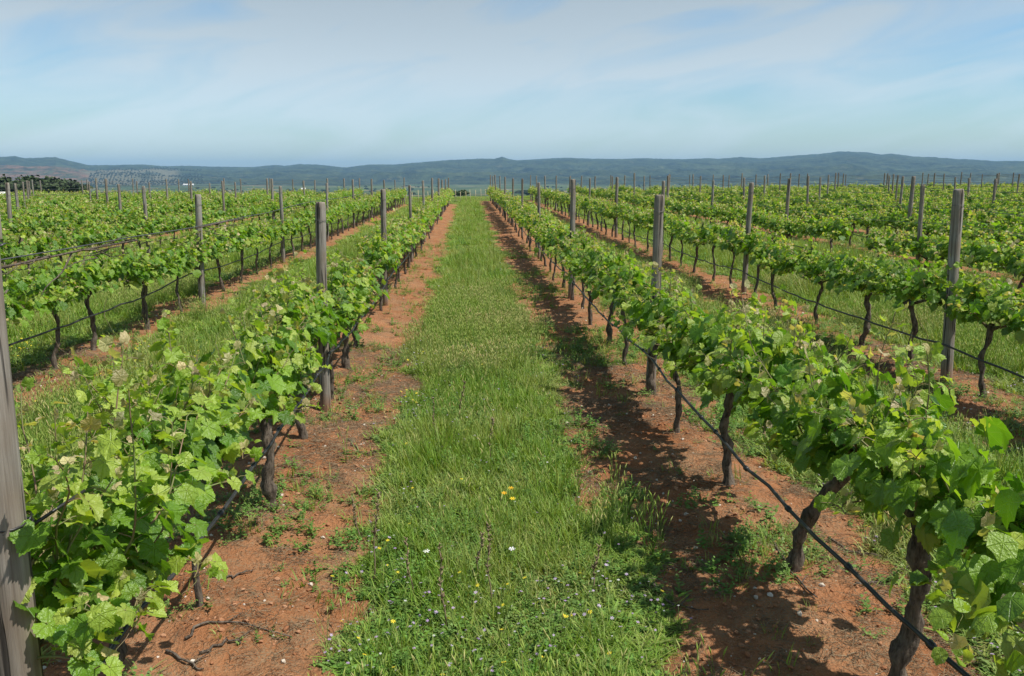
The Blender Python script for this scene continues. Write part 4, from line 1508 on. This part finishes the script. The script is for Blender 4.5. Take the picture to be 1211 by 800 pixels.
# orchard in rows on the left hillside: one mass
tiny = [to_mesh('orchard_crown', leaves_md(*(lambda d: (d * [2.3, 2.3, 2.0] + [0, 0, 2.4], r.normal(0, 1, (60, 3)), d + r.normal(0, .3, (60, 3)), np.full(60, 1.15), np.tile((.05, .065, .035), (60, 1))
        * r.uniform(.7, 1.3, (60, 1))))((lambda q_: q_ / np.linalg.norm(q_, axis=1)[:, None])(r.normal(0, 1, (60, 3)))), 2, r), [M_TREE]) for _ in range(2)]
pts, rot, scl, idx = [], [], [], []
a0, a1 = az_of(100), az_of(240)
for ia in np.arange(a0, a1, 15 / 4600):
    for rg in np.arange(3350, 4900, 34):
        aa = ia + (rg - 3300) * 1.1e-5 + r.normal(0, .0006)
        u = (aa - a0) / (a1 - a0)
        if u < 0 or u > 1 or r.random() < .06:
            continue
        x, y = rg * sin(aa), rg * cos(aa)
        if vnoise(np.array(x / 250.), np.array(y / 250.), 8) < .16:
            continue
        pts.append((x, y, float(hill_z(aa, rg)) - .3)); rot.append((0, 0, r.uniform(0, 6.28))); s_ = r.uniform(.8, 1.2); scl.append((s_,) * 3); idx.append(r.integers(2))
scatter('hillside_orchard', 'rows of orchard trees on the pale hillside at left', tiny, pts, rot, scl, idx)


# ------------------------------------------------------------------ farmhouses
def farmhouse(px, dist, wd, dp, ht, label, roof_m, rz=0.2, on_hill=False):
    a = az_of(px); x, y = dist * sin(a), dist * cos(a)
    z = float(hill_z(a, dist)) if on_hill else float(ground_z(x, y))
    o = empty('farmhouse', (x, y, z - .4), rz)
    link('wall', to_mesh('wall', boxmd(-wd / 2, wd / 2, -dp / 2, dp / 2, 0, ht), [M_WHITE], False), o)
    e, rh = .35, dp * .24
    v = [(-wd / 2 - e, -dp / 2 - e, ht + .01), (wd / 2 + e, -dp / 2 - e, ht + .01), (wd / 2 + e, dp / 2 + e, ht + .01), (-wd / 2 - e, dp / 2 + e, ht + .01), (-wd / 2 - e, 0, ht + rh), (wd / 2 + e, 0, ht + rh)]
    link('roof', to_mesh('roof', MD(v, [0, 1, 5, 4, 2, 3, 4, 5, 0, 4, 3, 1, 2, 5, 0, 3, 2, 1], [4, 4, 3, 3, 4]), [roof_m], False), o)
    nw = max(2, int(wd // 4))
    for i in range(nw):
        cx = -wd / 2 + wd * (i + .5) / nw
        if i == nw // 2:
            link('door', to_mesh('door', boxmd(cx - .5, cx + .5, -dp / 2 - .05, -dp / 2 - .003, 0.4, 2.5), [M_DARK], False), o)
        else:
            link('window', to_mesh('window', boxmd(cx - .5, cx + .5, -dp / 2 - .04, -dp / 2 - .003, 1.5, 2.6), [M_DARK], False), o)
    tag(o, label, 'house', 'white houses beyond the vineyard')


farmhouse(-8, 196, 3.0, 4, 1.6, 'small white house at the far left edge in front of dark oaks', M_WHITE)
farmhouse(18, 200, 2.2, 3, 1.3, 'small house with a pale tan roof before the far left oaks', M_PALE)
farmhouse(358, 2300, 12, 9, 4.0, 'bright white house on the plain left of centre', M_WHITE)
farmhouse(651, 1500, 9, 7, 6.0, 'bright white house on the plain right of the aisle', M_WHITE)
farmhouse(222, 3250, 34, 14, 4.5, 'long pale house below the orchard hillside', M_WHITE, 0.05)
farmhouse(838, 1500, 5, 5, 6.5, 'small white building on the plain, right of centre', M_WHITE)

# ------------------------------------------------------------------ haze
hz = boxmd(-11500, 11500, -1200, 13500, -75, 175)
hme = to_mesh('haze', hz, [], False)
t = bpy.data.materials.new('haze'); t.use_nodes = True
t.node_tree.nodes.clear()
o_ = t.node_tree.nodes.new('ShaderNodeOutputMaterial')
pv = t.node_tree.nodes.new('ShaderNodeVolumePrincipled')
pv.inputs['Color'].default_value = (0.38, 0.68, 1.0, 1)
pv.inputs['Density'].default_value = 0.60 / 6000
pv.inputs['Anisotropy'].default_value = 0.0
t.node_tree.links.new(pv.outputs[0], o_.inputs['Volume'])
hme.materials.append(t)
tag(link('haze', hme), 'pale blue haze over the plain and hills', None, None, 'stuff')
